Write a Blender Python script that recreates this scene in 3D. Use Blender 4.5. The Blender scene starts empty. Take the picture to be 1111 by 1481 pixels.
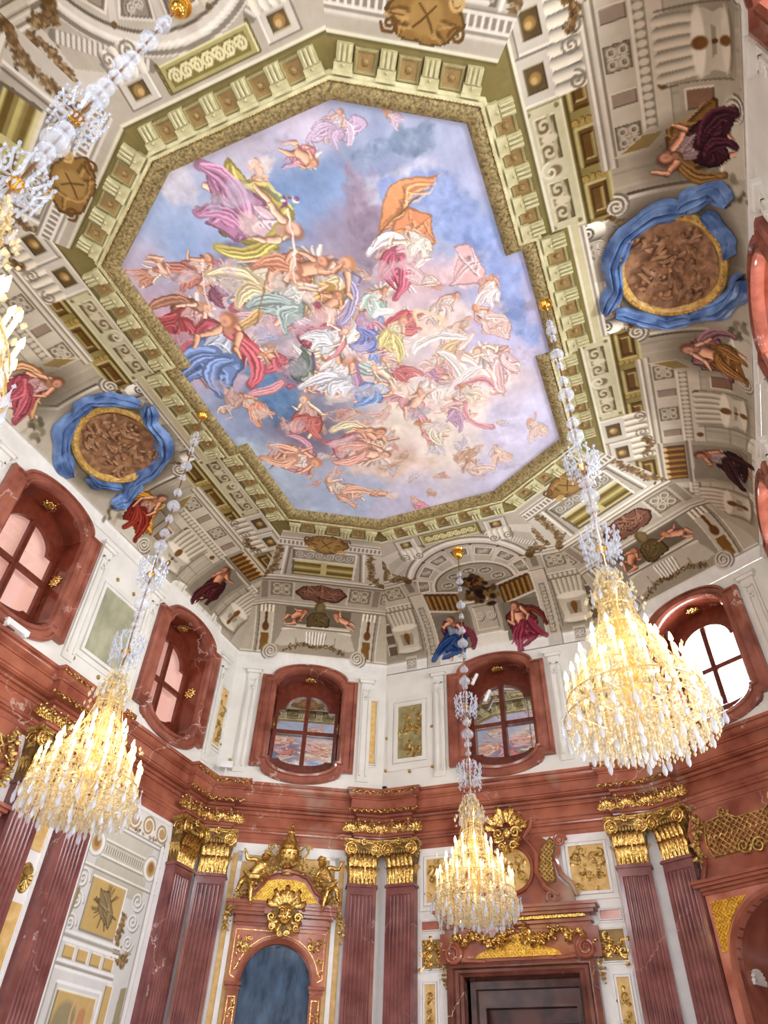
import bpy, math, random
import numpy as np
from mathutils import Vector, Matrix, geometry
C = bpy.context.scene.collection
PI = math.pi
rnd = random.Random(7)

# ------------------------------------------------------------------ plan of the hall (metres, floor at z = 0)
PA, PB, PL, PE = 6.7365, 9.2157, 7.1722, 3.1598        # octagon traced by the lip of the main cornice
nd = Vector((PB - PL, PA - PE)).normalized(); ndc = nd.x * PA + nd.y * PL

def octagon(off):
    A, B, c = PA + off, PB + off, ndc + off
    return A, B, (c - nd.x * A) / nd.y, (c - nd.y * B) / nd.x

SIDES = ['L', 'DL', 'N', 'DR', 'R', 'FR', 'S', 'FL']
WALLNAME = dict(L='left', DL='back_left', N='back', DR='back_right', R='right', FR='front_right', S='front', FL='front_left')

def side(s, off):
    A, B, l, e = octagon(off)
    q = dict(L=((-A, -l), (-A, l)), DL=((-A, l), (-e, B)), N=((-e, B), (e, B)), DR=((e, B), (A, l)), R=((A, l), (A, -l)),
             FR=((A, -l), (e, -B)), S=((e, -B), (-e, -B)), FL=((-e, -B), (-A, -l)))[s]
    p0, p1 = Vector(q[0]), Vector(q[1]); t = (p1 - p0).normalized()
    return (p0 + p1) / 2, t, Vector((-t.y, t.x)), (p1 - p0).length

def place(s, off, u=0, z=0):
    m, t, n, L = side(s, off); p = m + t * u
    return Matrix.Translation((p.x, p.y, z)) @ Matrix.Rotation(math.atan2(t.y, t.x), 4, 'Z')

# ------------------------------------------------------------------ materials
def S(*c): return tuple(((x / 255) / 12.92 if x <= 10 else ((x / 255 + .055) / 1.055) ** 2.4) for x in c[:3])
def nt(name):
    m = bpy.data.materials.new(name); m.use_nodes = True
    return m, m.node_tree.nodes, m.node_tree.links, m.node_tree.nodes['Principled BSDF']
def noise_pair(name, c1, c2, scale=6, rough=.5, metal=0., detail=5, bump=0., bscale=40, stretch=None, lo=.35, hi=.65, world=False):
    m, n, l, b = nt(name)
    tc = n.new('ShaderNodeTexCoord'); no = n.new('ShaderNodeTexNoise'); r = n.new('ShaderNodeValToRGB')
    src = n.new('ShaderNodeNewGeometry').outputs['Position'] if world else tc.outputs['Object']
    if stretch:
        mp = n.new('ShaderNodeMapping'); mp.inputs['Scale'].default_value = stretch; l.new(src, mp.inputs[0]); src = mp.outputs[0]
    l.new(src, no.inputs['Vector']); no.inputs['Scale'].default_value = scale; no.inputs['Detail'].default_value = detail
    r.color_ramp.elements[0].position = lo; r.color_ramp.elements[1].position = hi
    r.color_ramp.elements[0].color = (*S(*c1), 1); r.color_ramp.elements[1].color = (*S(*c2), 1)
    l.new(no.outputs['Fac'], r.inputs[0]); l.new(r.outputs[0], b.inputs['Base Color'])
    b.inputs['Roughness'].default_value = rough; b.inputs['Metallic'].default_value = metal
    if bump:
        n2 = n.new('ShaderNodeTexNoise'); n2.inputs['Scale'].default_value = bscale; l.new(src, n2.inputs['Vector'])
        bp = n.new('ShaderNodeBump'); bp.inputs['Strength'].default_value = bump; bp.inputs['Distance'].default_value = .02
        l.new(n2.outputs['Fac'], bp.inputs['Height']); l.new(bp.outputs[0], b.inputs['Normal'])
    return m
def marble(name, c1, c2, vein=(225, 205, 190), rough=.22, scale=2.2, patch=None, vw=.006):
    m = noise_pair(name, c1, c2, scale, rough, lo=.3, hi=.7, detail=9, world=True)
    n, l = m.node_tree.nodes, m.node_tree.links; b = n['Principled BSDF']
    col = b.inputs['Base Color'].links[0].from_socket
    tc = n.new('ShaderNodeNewGeometry')
    def mask(scale, lo, mid, hi, det):
        no = n.new('ShaderNodeTexNoise'); no.inputs['Scale'].default_value = scale; no.inputs['Detail'].default_value = det
        l.new(tc.outputs['Position'], no.inputs['Vector'])
        r = n.new('ShaderNodeValToRGB'); e = r.color_ramp.elements
        e[0].position = lo; e[0].color = (0, 0, 0, 1); e[1].position = hi; e[1].color = (0, 0, 0, 1)
        k = e.new(mid); k.color = (1, 1, 1, 1); l.new(no.outputs['Fac'], r.inputs[0]); return r.outputs[0]
    v = mask(.9, .5 - vw, .5, .5 + vw, 6); w = mask(.6, .5, .66, .8, 2)
    mu = n.new('ShaderNodeMath'); mu.operation = 'MULTIPLY'; l.new(v, mu.inputs[0]); l.new(w, mu.inputs[1])
    mx = n.new('ShaderNodeMix'); mx.data_type = 'RGBA'; l.new(mu.outputs[0], mx.inputs['Factor'])
    l.new(col, mx.inputs['A']); mx.inputs['B'].default_value = (*S(*vein), 1)
    out = mx.outputs['Result']
    if patch:
        p = mask(.55, .60, .72, .95, 3)
        m2 = n.new('ShaderNodeMix'); m2.data_type = 'RGBA'; l.new(p, m2.inputs['Factor']); l.new(out, m2.inputs['A'])
        m2.inputs['B'].default_value = (*S(*patch), 1); out = m2.outputs['Result']
    l.new(out, b.inputs['Base Color'])
    return m
def emit(name, c, s):
    m, n, l, b = nt(name)
    b.inputs['Base Color'].default_value = (*S(*c), 1); b.inputs['Emission Color'].default_value = (*S(*c), 1); b.inputs['Emission Strength'].default_value = s
    return m
M = {}
M['white'] = noise_pair('white stucco', (230, 230, 230), (240, 240, 239), 3, .5)
M['cream'] = noise_pair('cream stucco', (222, 220, 212), (233, 231, 224), 1.5, .5)
M['marble'] = marble('red cornice marble', (124, 62, 46), (180, 110, 86), patch=(170, 150, 132), rough=.15, scale=1.5)
M['pilaster'] = marble('dark red pilaster marble', (106, 58, 58), (146, 92, 88), rough=.14)
M['surround'] = marble('window marble', (118, 62, 48), (164, 100, 82), rough=.13)
M['reveal'] = marble('brown reveal marble', (96, 40, 26), (142, 70, 50), rough=.09)
M['pink'] = marble('pink portal marble', (164, 88, 72), (204, 136, 116), rough=.18)
M['darkmarble'] = marble('brown veined door marble', (78, 40, 34), (128, 76, 64), (220, 200, 180), rough=.18)
M['wood'] = noise_pair('brown window wood', (92, 36, 22), (118, 52, 34), 8, .3)
M['gold'] = noise_pair('gilding', (168, 122, 52), (250, 220, 142), 22, .22, .95, bump=.4, bscale=50)
M['oldgold'] = noise_pair('dull gilding', (150, 116, 58), (226, 196, 122), 18, .32, .8, bump=.4, bscale=45)
M['lattice'] = noise_pair('gold lattice ground', (190, 140, 20), (232, 188, 60), 12, .4, .55)
M['ochre'] = noise_pair('ochre panel', (206, 168, 98), (228, 194, 130), 7, .6)
M['greenpanel'] = noise_pair('greygreen marble', (146, 146, 122), (182, 180, 152), 2.2, .25, detail=10, stretch=(1, 1, .6))
M['glaze'] = noise_pair('blue black mirror', (38, 54, 74), (84, 112, 140), 5, .12, 0, stretch=(1, 1, .4), lo=.3, hi=.8)
M['bronze'] = noise_pair('painted bronze', (112, 77, 50), (166, 122, 84), 7, .6, bump=.3, bscale=16)
M['bluecloth'] = noise_pair('blue drapery', (50, 78, 128), (112, 144, 192), 3, .42)
M['framegold'] = noise_pair('yellow gold frame', (170, 128, 58), (214, 176, 96), 10, .45)
M['leafband'] = noise_pair('dark gold leaf band', (78, 64, 34), (172, 152, 98), 20, .55, bump=.8, bscale=30, stretch=(1, 1, .3), lo=.3, hi=.7)
M['modillion'] = noise_pair('pale green gold stucco', (180, 173, 128), (208, 202, 160), 5, .6)
M['coffer'] = noise_pair('olive coffer', (130, 120, 76), (164, 152, 104), 5, .6)
M['brownpanel'] = noise_pair('brown gold panel', (138, 112, 64), (164, 136, 84), 6, .6)
M['dark'] = noise_pair('dark recess', (34, 22, 20), (46, 32, 30), 3, .6)
M['floor'] = noise_pair('floor marble', (150, 112, 98), (196, 170, 152), 1.2, .15)
M['black'] = noise_pair('black plastic', (18, 18, 20), (26, 26, 28), 9, .4)
M['plastic'] = noise_pair('white plastic', (232, 232, 232), (240, 240, 240), 9, .4)
M['brass'] = noise_pair('polished brass', (226, 168, 66), (250, 200, 96), 9, .18, 1.)
M['candle'] = noise_pair('candle sleeve', (246, 232, 196), (255, 244, 214), 9, .4)
M['rod'] = noise_pair('steel rod', (150, 110, 70), (170, 126, 84), 9, .3, .8)
M['bulb'] = emit('lit bulb', (255, 226, 160), 14)
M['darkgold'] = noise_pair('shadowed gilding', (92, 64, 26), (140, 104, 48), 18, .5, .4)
M['darkwood'] = noise_pair('dark veined door jamb', (56, 28, 24), (96, 54, 46), 3, .35)
M['arm'] = noise_pair('gilded glass arm', (236, 204, 130), (255, 232, 170), 9, .15, .6)
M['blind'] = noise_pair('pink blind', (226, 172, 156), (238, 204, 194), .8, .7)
for n_ in [M['blind'].node_tree.nodes['Principled BSDF']]: n_.inputs['Emission Color'].default_value = (*S(240, 180, 160), 1); n_.inputs['Emission Strength'].default_value = .45  # emission stands in for daylight coming through the blind
M['fret'] = noise_pair('stucco grey', (176, 168, 152), (200, 192, 176), 6, .6)

def crystal(name, tint, tr):
    m, n, l, b = nt(name)
    b.inputs['Base Color'].default_value = (*tint, 1); b.inputs['Roughness'].default_value = .08; b.inputs['IOR'].default_value = 1.6
    tp = n.new('ShaderNodeBsdfTransparent'); mx = n.new('ShaderNodeMixShader'); mx.inputs[0].default_value = tr
    l.new(b.outputs[0], mx.inputs[1]); l.new(tp.outputs[0], mx.inputs[2]); l.new(mx.outputs[0], n['Material Output'].inputs[0])
    return m
M['crystal'] = crystal('cut crystal', (.62, .67, .76), .55)
M['bulblit'] = crystal('warm cut crystal', (.74, .64, .42), .5)  # clear crystal, with the bulbs' warm light put into its tint
M['glassball'] = crystal('clear glass ball', (.7, .76, .86), .68)
def pane(name, refl, tint):
    m, n, l, b = nt(name)
    b.inputs['Base Color'].default_value = (*tint, 1); b.inputs['Roughness'].default_value = .02
    g = n.new('ShaderNodeBsdfGlossy'); g.inputs['Roughness'].default_value = .01; g.inputs['Color'].default_value = (.9, .9, .9, 1)
    mx = n.new('ShaderNodeMixShader'); mx.inputs[0].default_value = refl
    l.new(b.outputs[0], mx.inputs[1]); l.new(g.outputs[0], mx.inputs[2]); l.new(mx.outputs[0], n['Material Output'].inputs[0]); return m
M['mirrorpane'] = pane('mirroring glass', .8, (.02, .015, .015))
def clearpane(name):
    m, n, l, b = nt(name)
    tp = n.new('ShaderNodeBsdfTransparent'); g = n.new('ShaderNodeBsdfGlossy'); g.inputs['Roughness'].default_value = .02
    mx = n.new('ShaderNodeMixShader'); mx.inputs[0].default_value = .12
    l.new(tp.outputs[0], mx.inputs[1]); l.new(g.outputs[0], mx.inputs[2]); l.new(mx.outputs[0], n['Material Output'].inputs[0]); return m
M['clearpane'] = clearpane('clear glass')
def painted(name, rough=.75):
    m, n, l, b = nt(name); a = n.new('ShaderNodeVertexColor'); a.layer_name = 'paint'
    l.new(a.outputs['Color'], b.inputs['Base Color']); b.inputs['Roughness'].default_value = rough
    b.inputs['Specular IOR Level'].default_value = .2
    return m
M['paint'] = painted('fresco paint')

# ------------------------------------------------------------------ mesh building
class MB:
    def __init__(s): s.v = []; s.f = []
    def add(s, vs, fs, X=None):
        b = len(s.v)
        s.v += [tuple(X @ Vector(p)) if X else tuple(p) for p in vs]; s.f += [tuple(b + i for i in f) for f in fs]; return s
    def box(s, x0, x1, y0, y1, z0, z1, X=None):
        return s.add([(x, y, z) for x in (x0, x1) for y in (y0, y1) for z in (z0, z1)],
                     [(0, 1, 3, 2), (4, 6, 7, 5), (0, 4, 5, 1), (2, 3, 7, 6), (0, 2, 6, 4), (1, 5, 7, 3)], X)
    def prism(s, poly, y0, y1, X=None):
        n = len(poly); vs = [(x, y0, z) for x, z in poly] + [(x, y1, z) for x, z in poly]
        return s.add(vs, [tuple(range(n)), tuple(range(2 * n - 1, n - 1, -1))] + [(i, i + n, (i + 1) % n + n, (i + 1) % n) for i in range(n)], X)
    def loft(s, loops, closed=True, cap=False, X=None):
        n = len(loops[0]); vs = [p for L in loops for p in L]; fs = []
        for k in range(len(loops) - 1):
            for i in range(n if closed else n - 1):
                j = (i + 1) % n; fs.append((k * n + i, k * n + j, (k + 1) * n + j, (k + 1) * n + i))
        if cap: fs += [tuple(range(n)), tuple(range(len(vs) - 1, len(vs) - n - 1, -1))]
        return s.add(vs, fs, X)
    def tube(s, pts, r, n=6, X=None, cap=True):
        pts = [Vector(p) for p in pts]; R = r if isinstance(r, (list, tuple)) else [r] * len(pts)
        loops = []; a = None
        for i, p in enumerate(pts):
            d = (pts[min(i + 1, len(pts) - 1)] - pts[max(i - 1, 0)]).normalized()
            if a is None: a = d.orthogonal().normalized()
            a = (a - d * a.dot(d)).normalized() if (a - d * a.dot(d)).length > 1e-6 else d.orthogonal().normalized()
            b = d.cross(a)
            loops.append([p + (a * math.cos(2 * PI * k / n) + b * math.sin(2 * PI * k / n)) * R[i] for k in range(n)])
        return s.loft(loops, True, cap, X)
    def lathe(s, prof, n=12, c=(0, 0, 0), X=None):
        return s.loft([[(c[0] + r * math.cos(2 * PI * k / n), c[1] + r * math.sin(2 * PI * k / n), c[2] + z) for k in range(n)] for r, z in prof], True, True, X)
    def ball(s, c, r, n=8, m=5, X=None):
        r = r if isinstance(r, (list, tuple)) else (r, r, r)
        return s.loft([[(c[0] + r[0] * math.sin(PI * j / m) * math.cos(2 * PI * k / n), c[1] + r[1] * math.sin(PI * j / m) * math.sin(2 * PI * k / n), c[2] - r[2] * math.cos(PI * j / m)) for k in range(n)]
                       for j in [.12] + list(range(1, m)) + [m - .12]], True, True, X)
    def octa(s, c, r, h, X=None):
        x, y, z = c
        return s.add([(x + r, y, z), (x, y + r, z), (x - r, y, z), (x, y - r, z), (x, y, z + h), (x, y, z - h)],
                     [(0, 1, 4), (1, 2, 4), (2, 3, 4), (3, 0, 4), (1, 0, 5), (2, 1, 5), (3, 2, 5), (0, 3, 5)], X)
    def spiral(s, cx, cz, R, turns, y, r, sgn=1, start=0., n=6, X=None):
        k = int(14 * turns); pts = []; rr = []
        for i in range(k + 1):
            f = i / k; a = start + sgn * 2 * PI * turns * f; q = R * (1 - .85 * f)
            pts.append((cx + q * math.cos(a), y - .03 * f, cz + q * math.sin(a))); rr.append(r * (1 - .5 * f))
        return s.tube(pts, rr, n, X)
    def leaf(s, base, d, up, L, w, curl=.5, X=None, n=5):
        """a ribbed leaf growing from base along up and curling over towards d"""
        base, d, up = Vector(base), Vector(d).normalized(), Vector(up).normalized(); sd = up.cross(d)
        rows = []
        for i in range(n + 1):
            f = i / n; c = base + up * (L * math.sin(f * PI * .5 * (1 + .25 * curl)) ) + d * (L * curl * f ** 2.2)
            ww = w * (.55 + .6 * math.sin(PI * min(1, f * 1.05))) * (1 if f < .8 else 1 - (f - .8) * 3.5) * (1 + .14 * (-1) ** i)
            rows.append([c + sd * (ww * q) + d * (-.25 * abs(q) * w + (.08 * w if q == 0 else 0)) for q in (-1, -.5, 0, .5, 1)])
        return s.loft(rows, False, False, X)
    def build(s, name, mat, parent=None, X=None, ang=35, coll=True):
        me = bpy.data.meshes.new(name); me.from_pydata(s.v, [], s.f); me.update()
        import bmesh
        b = bmesh.new(); b.from_mesh(me); bmesh.ops.recalc_face_normals(b, faces=b.faces); b.to_mesh(me); b.free()
        me.polygons.foreach_set('use_smooth', [True] * len(me.polygons)); me.set_sharp_from_angle(angle=math.radians(ang))
        me.materials.append(M[mat] if isinstance(mat, str) else mat)
        o = bpy.data.objects.new(name, me); C.objects.link(o)
        if parent: o.parent = parent
        if X is not None: o.matrix_local = X
        return o
def tag(o, label=None, cat=None, group=None, kind=None):
    for k, v in (('label', label), ('category', cat), ('group', group), ('kind', kind)):
        if v: o[k] = v
    return o
def thing(name, label, cat, X=None, group=None, kind=None):
    o = bpy.data.objects.new(name, None); o.empty_display_size = .2; C.objects.link(o)
    if X is not None: o.matrix_world = X
    return tag(o, label, cat, group, kind)
def copy_tree(o, parent=None, X=None, label=None, group=None):
    c = o.copy(); C.objects.link(c); c.parent = parent
    if X is not None: c.matrix_world = X
    if label: c['label'] = label
    if group: c['group'] = group
    for ch in o.children: copy_tree(ch, c)
    return c
SKYE, BLINDE, EXPO = 520, 70, 0.08
# ------------------------------------------------------------------ painting on plaster: colours laid on a fine grid of the real surface
def vnoise(x, y, freq, seed, octs=4):
    out = np.zeros_like(x); amp = 1.; tot = 0.
    for o in range(octs):
        g = np.random.default_rng(seed * 31 + o).random((64, 64)); X = x * freq + 17.3 * o; Y = y * freq + 5.1 * o
        xi, yi = np.floor(X).astype(int), np.floor(Y).astype(int); fx, fy = X - xi, Y - yi
        fx = fx * fx * (3 - 2 * fx); fy = fy * fy * (3 - 2 * fy)
        a, b, c, d = g[xi % 64, yi % 64], g[(xi + 1) % 64, yi % 64], g[xi % 64, (yi + 1) % 64], g[(xi + 1) % 64, (yi + 1) % 64]
        out += amp * ((a * (1 - fx) + b * fx) * (1 - fy) + (c * (1 - fx) + d * fx) * fy); tot += amp; amp *= .55; freq *= 2.1
    return out / tot
class Paint:
    def __init__(s, U, W, base):
        s.U, s.W = U.ravel().astype(np.float64), W.ravel().astype(np.float64)
        s.col = np.tile(np.array(base, float), (len(s.U), 1)); s.T = (s.U, s.W); s.rng = np.random.default_rng(5); s.flip = 1
    def warp(s, *waves):
        """a wandering hand: later shapes are drawn on gently displaced coordinates"""
        s.U, s.W = (q.copy() for q in s.T)
        for i, (a, f) in enumerate(waves): s.U += (vnoise(*s.T, f, 50 + i, 2) - .5) * 2 * a; s.W += (vnoise(*s.T, f, 70 + i, 2) - .5) * 2 * a
    def sel(s, u0, u1, w0, w1):
        if s.flip < 0: u0, u1 = -u1, -u0
        k = np.nonzero((s.U >= u0) & (s.U <= u1) & (s.W >= w0) & (s.W <= w1))[0]
        return k, s.U[k] * s.flip, s.W[k]
    def mix(s, k, a, c):
        a = np.asarray(a, float); a = a[:, None] if a.ndim else a
        s.col[k] = s.col[k] * (1 - a) + np.asarray(c, float) * a
    def poly(s, pts, c, a=1., grad=None):
        p = np.array(pts, float); k, u, w = s.sel(p[:, 0].min(), p[:, 0].max(), p[:, 1].min(), p[:, 1].max())
        if not len(k): return
        ins = np.zeros(len(k), bool); j = len(p) - 1
        for i in range(len(p)):
            (x0, y0), (x1, y1) = p[i], p[j]
            if y0 != y1: ins ^= ((y0 > w) != (y1 > w)) & (u < (x1 - x0) * (w - y0) / (y1 - y0) + x0)
            j = i
        k, u, w = k[ins], u[ins], w[ins]
        if grad is not None:
            f = ((w - p[:, 1].min()) / max(1e-6, np.ptp(p[:, 1])))[:, None]; c = np.array(c, float) * (1 - f) + np.array(grad, float) * f
        s.mix(k, a * np.ones(len(k)), c)
    def rect(s, u0, u1, w0, w1, c, a=1., grad=None): s.poly([(u0, w0), (u1, w0), (u1, w1), (u0, w1)], c, a, grad)
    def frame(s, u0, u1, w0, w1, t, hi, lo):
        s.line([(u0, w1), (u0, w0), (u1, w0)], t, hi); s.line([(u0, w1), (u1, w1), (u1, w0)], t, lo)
    def ell(s, u, w, ru, rw, c, a=1., rot=0., soft=.15, ring=None):
        R = max(ru, rw) * (1 + soft); k, U, W = s.sel(u - R, u + R, w - R, w + R)
        if not len(k): return
        x, y = U - u, W - w; cs, sn = math.cos(rot), math.sin(rot); q = np.hypot((x * cs + y * sn) / ru, (-x * sn + y * cs) / rw)
        m = np.clip((1 + soft - q) / (2 * soft + 1e-6), 0, 1)
        if ring: m = m * np.clip((q - ring) / .06, 0, 1)
        s.mix(k, m * a, c)
    def dist(s, pts, pad):
        p = np.array(pts, float); k, u, w = s.sel(p[:, 0].min() - pad, p[:, 0].max() + pad, p[:, 1].min() - pad, p[:, 1].max() + pad)
        d = np.full(len(k), 9.); T = np.zeros(len(k)); n = len(p) - 1; sg = np.zeros(len(k))
        for i in range(n):
            e = p[i + 1] - p[i]; L = max(1e-9, e @ e); t = np.clip(((u - p[i, 0]) * e[0] + (w - p[i, 1]) * e[1]) / L, 0, 1)
            x, y = u - p[i, 0] - t * e[0], w - p[i, 1] - t * e[1]; q = np.hypot(x, y); b = q < d
            d = np.where(b, q, d); T = np.where(b, (i + t) / n, T); sg = np.where(b, (x * e[1] - y * e[0]) / math.sqrt(L), sg)
        return k, d, T, sg
    def line(s, pts, width, c, a=1., taper=0., round_=0.):
        k, d, T, sg = s.dist(pts, width)
        if not len(k): return
        r = width / 2 * (1 - taper * T); m = np.clip((r - d) / .012 + .5, 0, 1)
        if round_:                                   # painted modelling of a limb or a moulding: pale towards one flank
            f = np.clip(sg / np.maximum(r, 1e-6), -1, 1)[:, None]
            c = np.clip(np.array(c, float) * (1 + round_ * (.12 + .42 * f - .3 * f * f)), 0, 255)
        s.mix(k, m * a, c)
    def spiral(s, u, w, R, turns, width, c, sgn=1, start=0., a=1.):
        t = np.linspace(0, 1, int(16 * turns) + 2); an = start + sgn * 2 * PI * turns * t; q = R * (1 - .88 * t)
        s.line(np.c_[u + q * np.cos(an), w + q * np.sin(an)], width, c, a)
    def scroll(s, u, w, R, sgn=1, hi=(226, 220, 208), lo=(132, 122, 108), start=0.):
        s.ell(u, w, R, R, (196, 188, 172)); s.spiral(u, w, R, 2.4, .1 * R + .03, lo, sgn, start); s.spiral(u - .02, w + .02, R * .96, 2.4, .05 * R + .02, hi, sgn, start)
    def arc(s, u, w, ru, rw, a0, a1, width, c, n=24, a=1.):
        t = np.linspace(a0, a1, n); s.line(np.c_[u + ru * np.cos(t), w + rw * np.sin(t)], width, c, a)
    def blobs(s, pts, r, n, cols, a=.9):
        p = np.array(pts, float)
        for i in range(n):
            f = s.rng.random() * (len(p) - 1); j = int(f); q = p[j] + (p[j + 1] - p[j]) * (f - j) + s.rng.normal(0, r * .6, 2)
            s.ell(q[0], q[1], r * s.rng.uniform(.35, .8), r * s.rng.uniform(.25, .5), cols[i % len(cols)], a, s.rng.uniform(0, PI), .3)
    def garland(s, pts, r=.09, n=60): s.blobs(pts, r * .8, n, [(104, 84, 58)]); s.blobs(pts, r * .7, n * 3, [(112, 90, 62), (150, 124, 86), (126, 102, 70), (180, 156, 116), (134, 110, 76)], .9)
    def arabesque(s, u0, u1, w0, w1, hi, lo, n=6, wd=.03):
        L = u1 - u0; H = w1 - w0; along = L >= H; k = max(2, int(round(max(L, H) / min(L, H) * 1.3)))
        for i in range(k):
            f = (i + .5) / k; cu, cw = (u0 + L * f, (w0 + w1) / 2) if along else ((u0 + u1) / 2, w0 + H * f); R = .42 * min(L, H)
            for q, c in ((.012, lo), (0, hi)):
                s.spiral(cu + q, cw - q, R, 1.6, wd, c, 1 if i % 2 else -1, PI * i)
                s.ell(cu + R * .7 + q, cw + (R * .6 if i % 2 else -R * .6) - q, R * .3, R * .14, c, 1, .7)
    def knot(s, u, w, h, hi=(206, 198, 182), lo=(128, 116, 100), ground=(160, 150, 134)):
        s.rect(u - h, u + h, w - h, w + h, lo); s.rect(u - h * .93, u + h * .93, w - h * .93, w + h * .93, ground)
        for q, c in ((.02, lo), (0, hi)):
            for x, y in ((-.45, -.45), (.45, -.45), (.45, .45), (-.45, .45)): s.arc(u + x * h + q, w + y * h - q, .3 * h, .3 * h, 0, 6.3, .09 * h + .015, c)
            s.line([(u - .7 * h + q, w - q), (u + .7 * h + q, w - q)], .1 * h + .01, c); s.line([(u + q, w - .7 * h - q), (u + q, w + .7 * h - q)], .1 * h + .01, c)
    def dentils(s, p0, p1, n, wd, ht, hi, lo):
        p0, p1 = np.array(p0), np.array(p1); e = (p1 - p0) / n; nrm = np.array([-e[1], e[0]]) / np.hypot(*e)
        s.line([p0 + nrm * ht / 2, p1 + nrm * ht / 2], ht * 1.3, lo)
        for i in range(n):
            c = p0 + e * (i + .5); s.line([c, c + nrm * ht], wd, hi)
    def mould(s, pts, cols, wd):
        """a painted moulding: parallel bands side by side"""
        p = np.array(pts, float); e = p[-1] - p[0]; nrm = np.array([-e[1], e[0]]) / np.hypot(*e)
        for i, c in enumerate(cols): s.line(p + nrm * wd * i, wd * 1.25, c)
    def cloth(s, pts, c, folds=6, a=1., seed=0, f=1.):
        """a painted cloth: ragged outline, folds as light and dark strokes"""
        r = np.random.default_rng(seed); p = np.array(pts, float); ctr = p.mean(0); c = np.array(c, float); q = []
        for i in range(len(p)):
            A, B = p[i], p[(i + 1) % len(p)]; L = np.hypot(*(B - A))
            for t in (0, .33, .66): q.append(A + (B - A) * t + r.normal(0, .05, 2) * L)
        for _ in (0, 1): q = [z for i in range(len(q)) for z in (q[i] * .75 + q[(i + 1) % len(q)] * .25, q[i] * .25 + q[(i + 1) % len(q)] * .75)]
        s.poly(q, c * .72, a); s.poly([ctr + (z - ctr) * .9 for z in q], c, a)
        span = np.ptp(p, axis=0).max()
        for i in range(int(folds * 1.4)):
            A = ctr + (p[r.integers(len(p))] - ctr) * r.uniform(.1, .5); B = ctr + (p[r.integers(len(p))] - ctr) * r.uniform(.6, .92); Cc = (A + B) / 2 + r.normal(0, .1, 2) * span
            t = np.linspace(0, 1, 7)[:, None]; z = (1 - t) ** 2 * A + 2 * t * (1 - t) * Cc + t * t * B
            s.line(z, span * .075 * f, c * .64, a * .6, .7); s.line(z + span * .03, span * .05 * f, np.minimum(255, c * 1.18 + 24), a * .7, .7)
    def swoosh(s, pts, width, c, a=1., n=7, seed=0):
        """a flying fold of cloth: strokes running along a curve, pale and deep by turns"""
        r = np.random.default_rng(seed); P0, P1, P2 = (np.array(q, float) for q in pts); t = np.linspace(0, 1, 9)[:, None]
        z = (1 - t) ** 2 * P0 + 2 * t * (1 - t) * P1 + t * t * P2; d = np.gradient(z, axis=0); nn = np.c_[-d[:, 1], d[:, 0]] / (np.hypot(*d.T)[:, None] + 1e-9); c = np.array(c, float); env = np.sin(PI * np.clip(t, .04, .98)) ** .6
        s.line(z, width * .9, c * .86, a * .9, .3)
        for k in range(n):
            o = (k - (n - 1) / 2) / n; f = (.74, 1., 1.13, .92, 1.2, .8, 1.05)[(k + seed) % 7]
            s.line(z + nn * env * width * (o + r.normal(0, .03)), width / n * 1.35, np.clip(c * f + (18 if f > 1 else 0), 0, 255), a, .35)
    def fig(s, head, feet, skin=(222, 164, 132), cloth=None, cloth2=None, hair=(120, 72, 44), a=1., seed=0, fat=1., wing=None):
        """a painted figure, head and feet given; generic pose varied by the seed"""
        r = np.random.default_rng(seed + 100); h, f = np.array(head, float), np.array(feet, float); ax = f - h; L = np.hypot(*ax); ax /= L; nx = np.array([-ax[1], ax[0]])
        P = lambda x, y: h + ax * L * y + nx * L * x
        b = r.uniform(-.14, .14); sh, hp = P(b * .5, .2), P(b, .5); sk = np.array(skin, float); side_ = r.choice([-1, 1])
        limb = lambda pts, w: (s.line(pts, (w + .03) * L * fat, sk * .56, a * .5, .4), s.line(pts, w * L * fat, sk, a, .4, .9))
        if wing is not None:
            for sg in (-1, 1):
                for i in range(4): s.line([sh, P(b + sg * (.16 + .05 * i), .02 + .12 * i)], .13 * L, np.array(wing) * (1 - .09 * i), a, .5, .6)
        if cloth2 is not None: s.cloth([P(b - .26, .16), P(b + .2, .12), P(b + .32, .5), P(b + side_ * .5, .8), P(b + side_ * .1, .74), P(b - .3, .6)], cloth2, 7, a, seed + 1)
        for sg in (-1, 1):
            k = r.uniform(.0, .2); kn = P(b + sg * (.06 + k), .74 - .5 * k); ft = P(b * .3 + sg * r.uniform(.02, .16), 1 - r.uniform(0, .14)); limb([hp, kn], .125); limb([kn, ft], .085)
        if cloth is not None:
            s.cloth([P(b - .19, .36), P(b + .17, .34), P(b + .28, .58), P(b + .2, .84), P(b + side_ * .34, .98), P(b - .04, .8), P(b - .24, .86), P(b - .3, .56)], cloth, 12, a, seed)
        s.line([sh, hp], .26 * L * fat, sk * .58, a * .5); s.line([sh, hp], .215 * L * fat, sk, a, .15, .9)
        if cloth is not None and r.random() < .75: s.cloth([P(b - .13, .17), P(b + .12, .19), P(b + .14, .5), P(b - .14, .48)], np.array(cloth) * .45 + np.array((232, 222, 212)) * .55, 7, a, seed + 2)
        if cloth is not None:
            s.swoosh([P(b, .5), P(b + side_ * .3, .62), P(b + side_ * r.uniform(.2, .5), 1.0)], .2 * L, cloth, a, 7, seed); s.swoosh([P(b - .16 * side_, .5), P(b + .1, .66), P(b - side_ * r.uniform(.0, .3), .95)], .17 * L, cloth, a, 7, seed + 3)
            if cloth2 is not None: s.swoosh([sh, P(b - side_ * .5, .3), P(b - side_ * .42, .72)], .16 * L, cloth2, a, 6, seed + 5)
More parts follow.
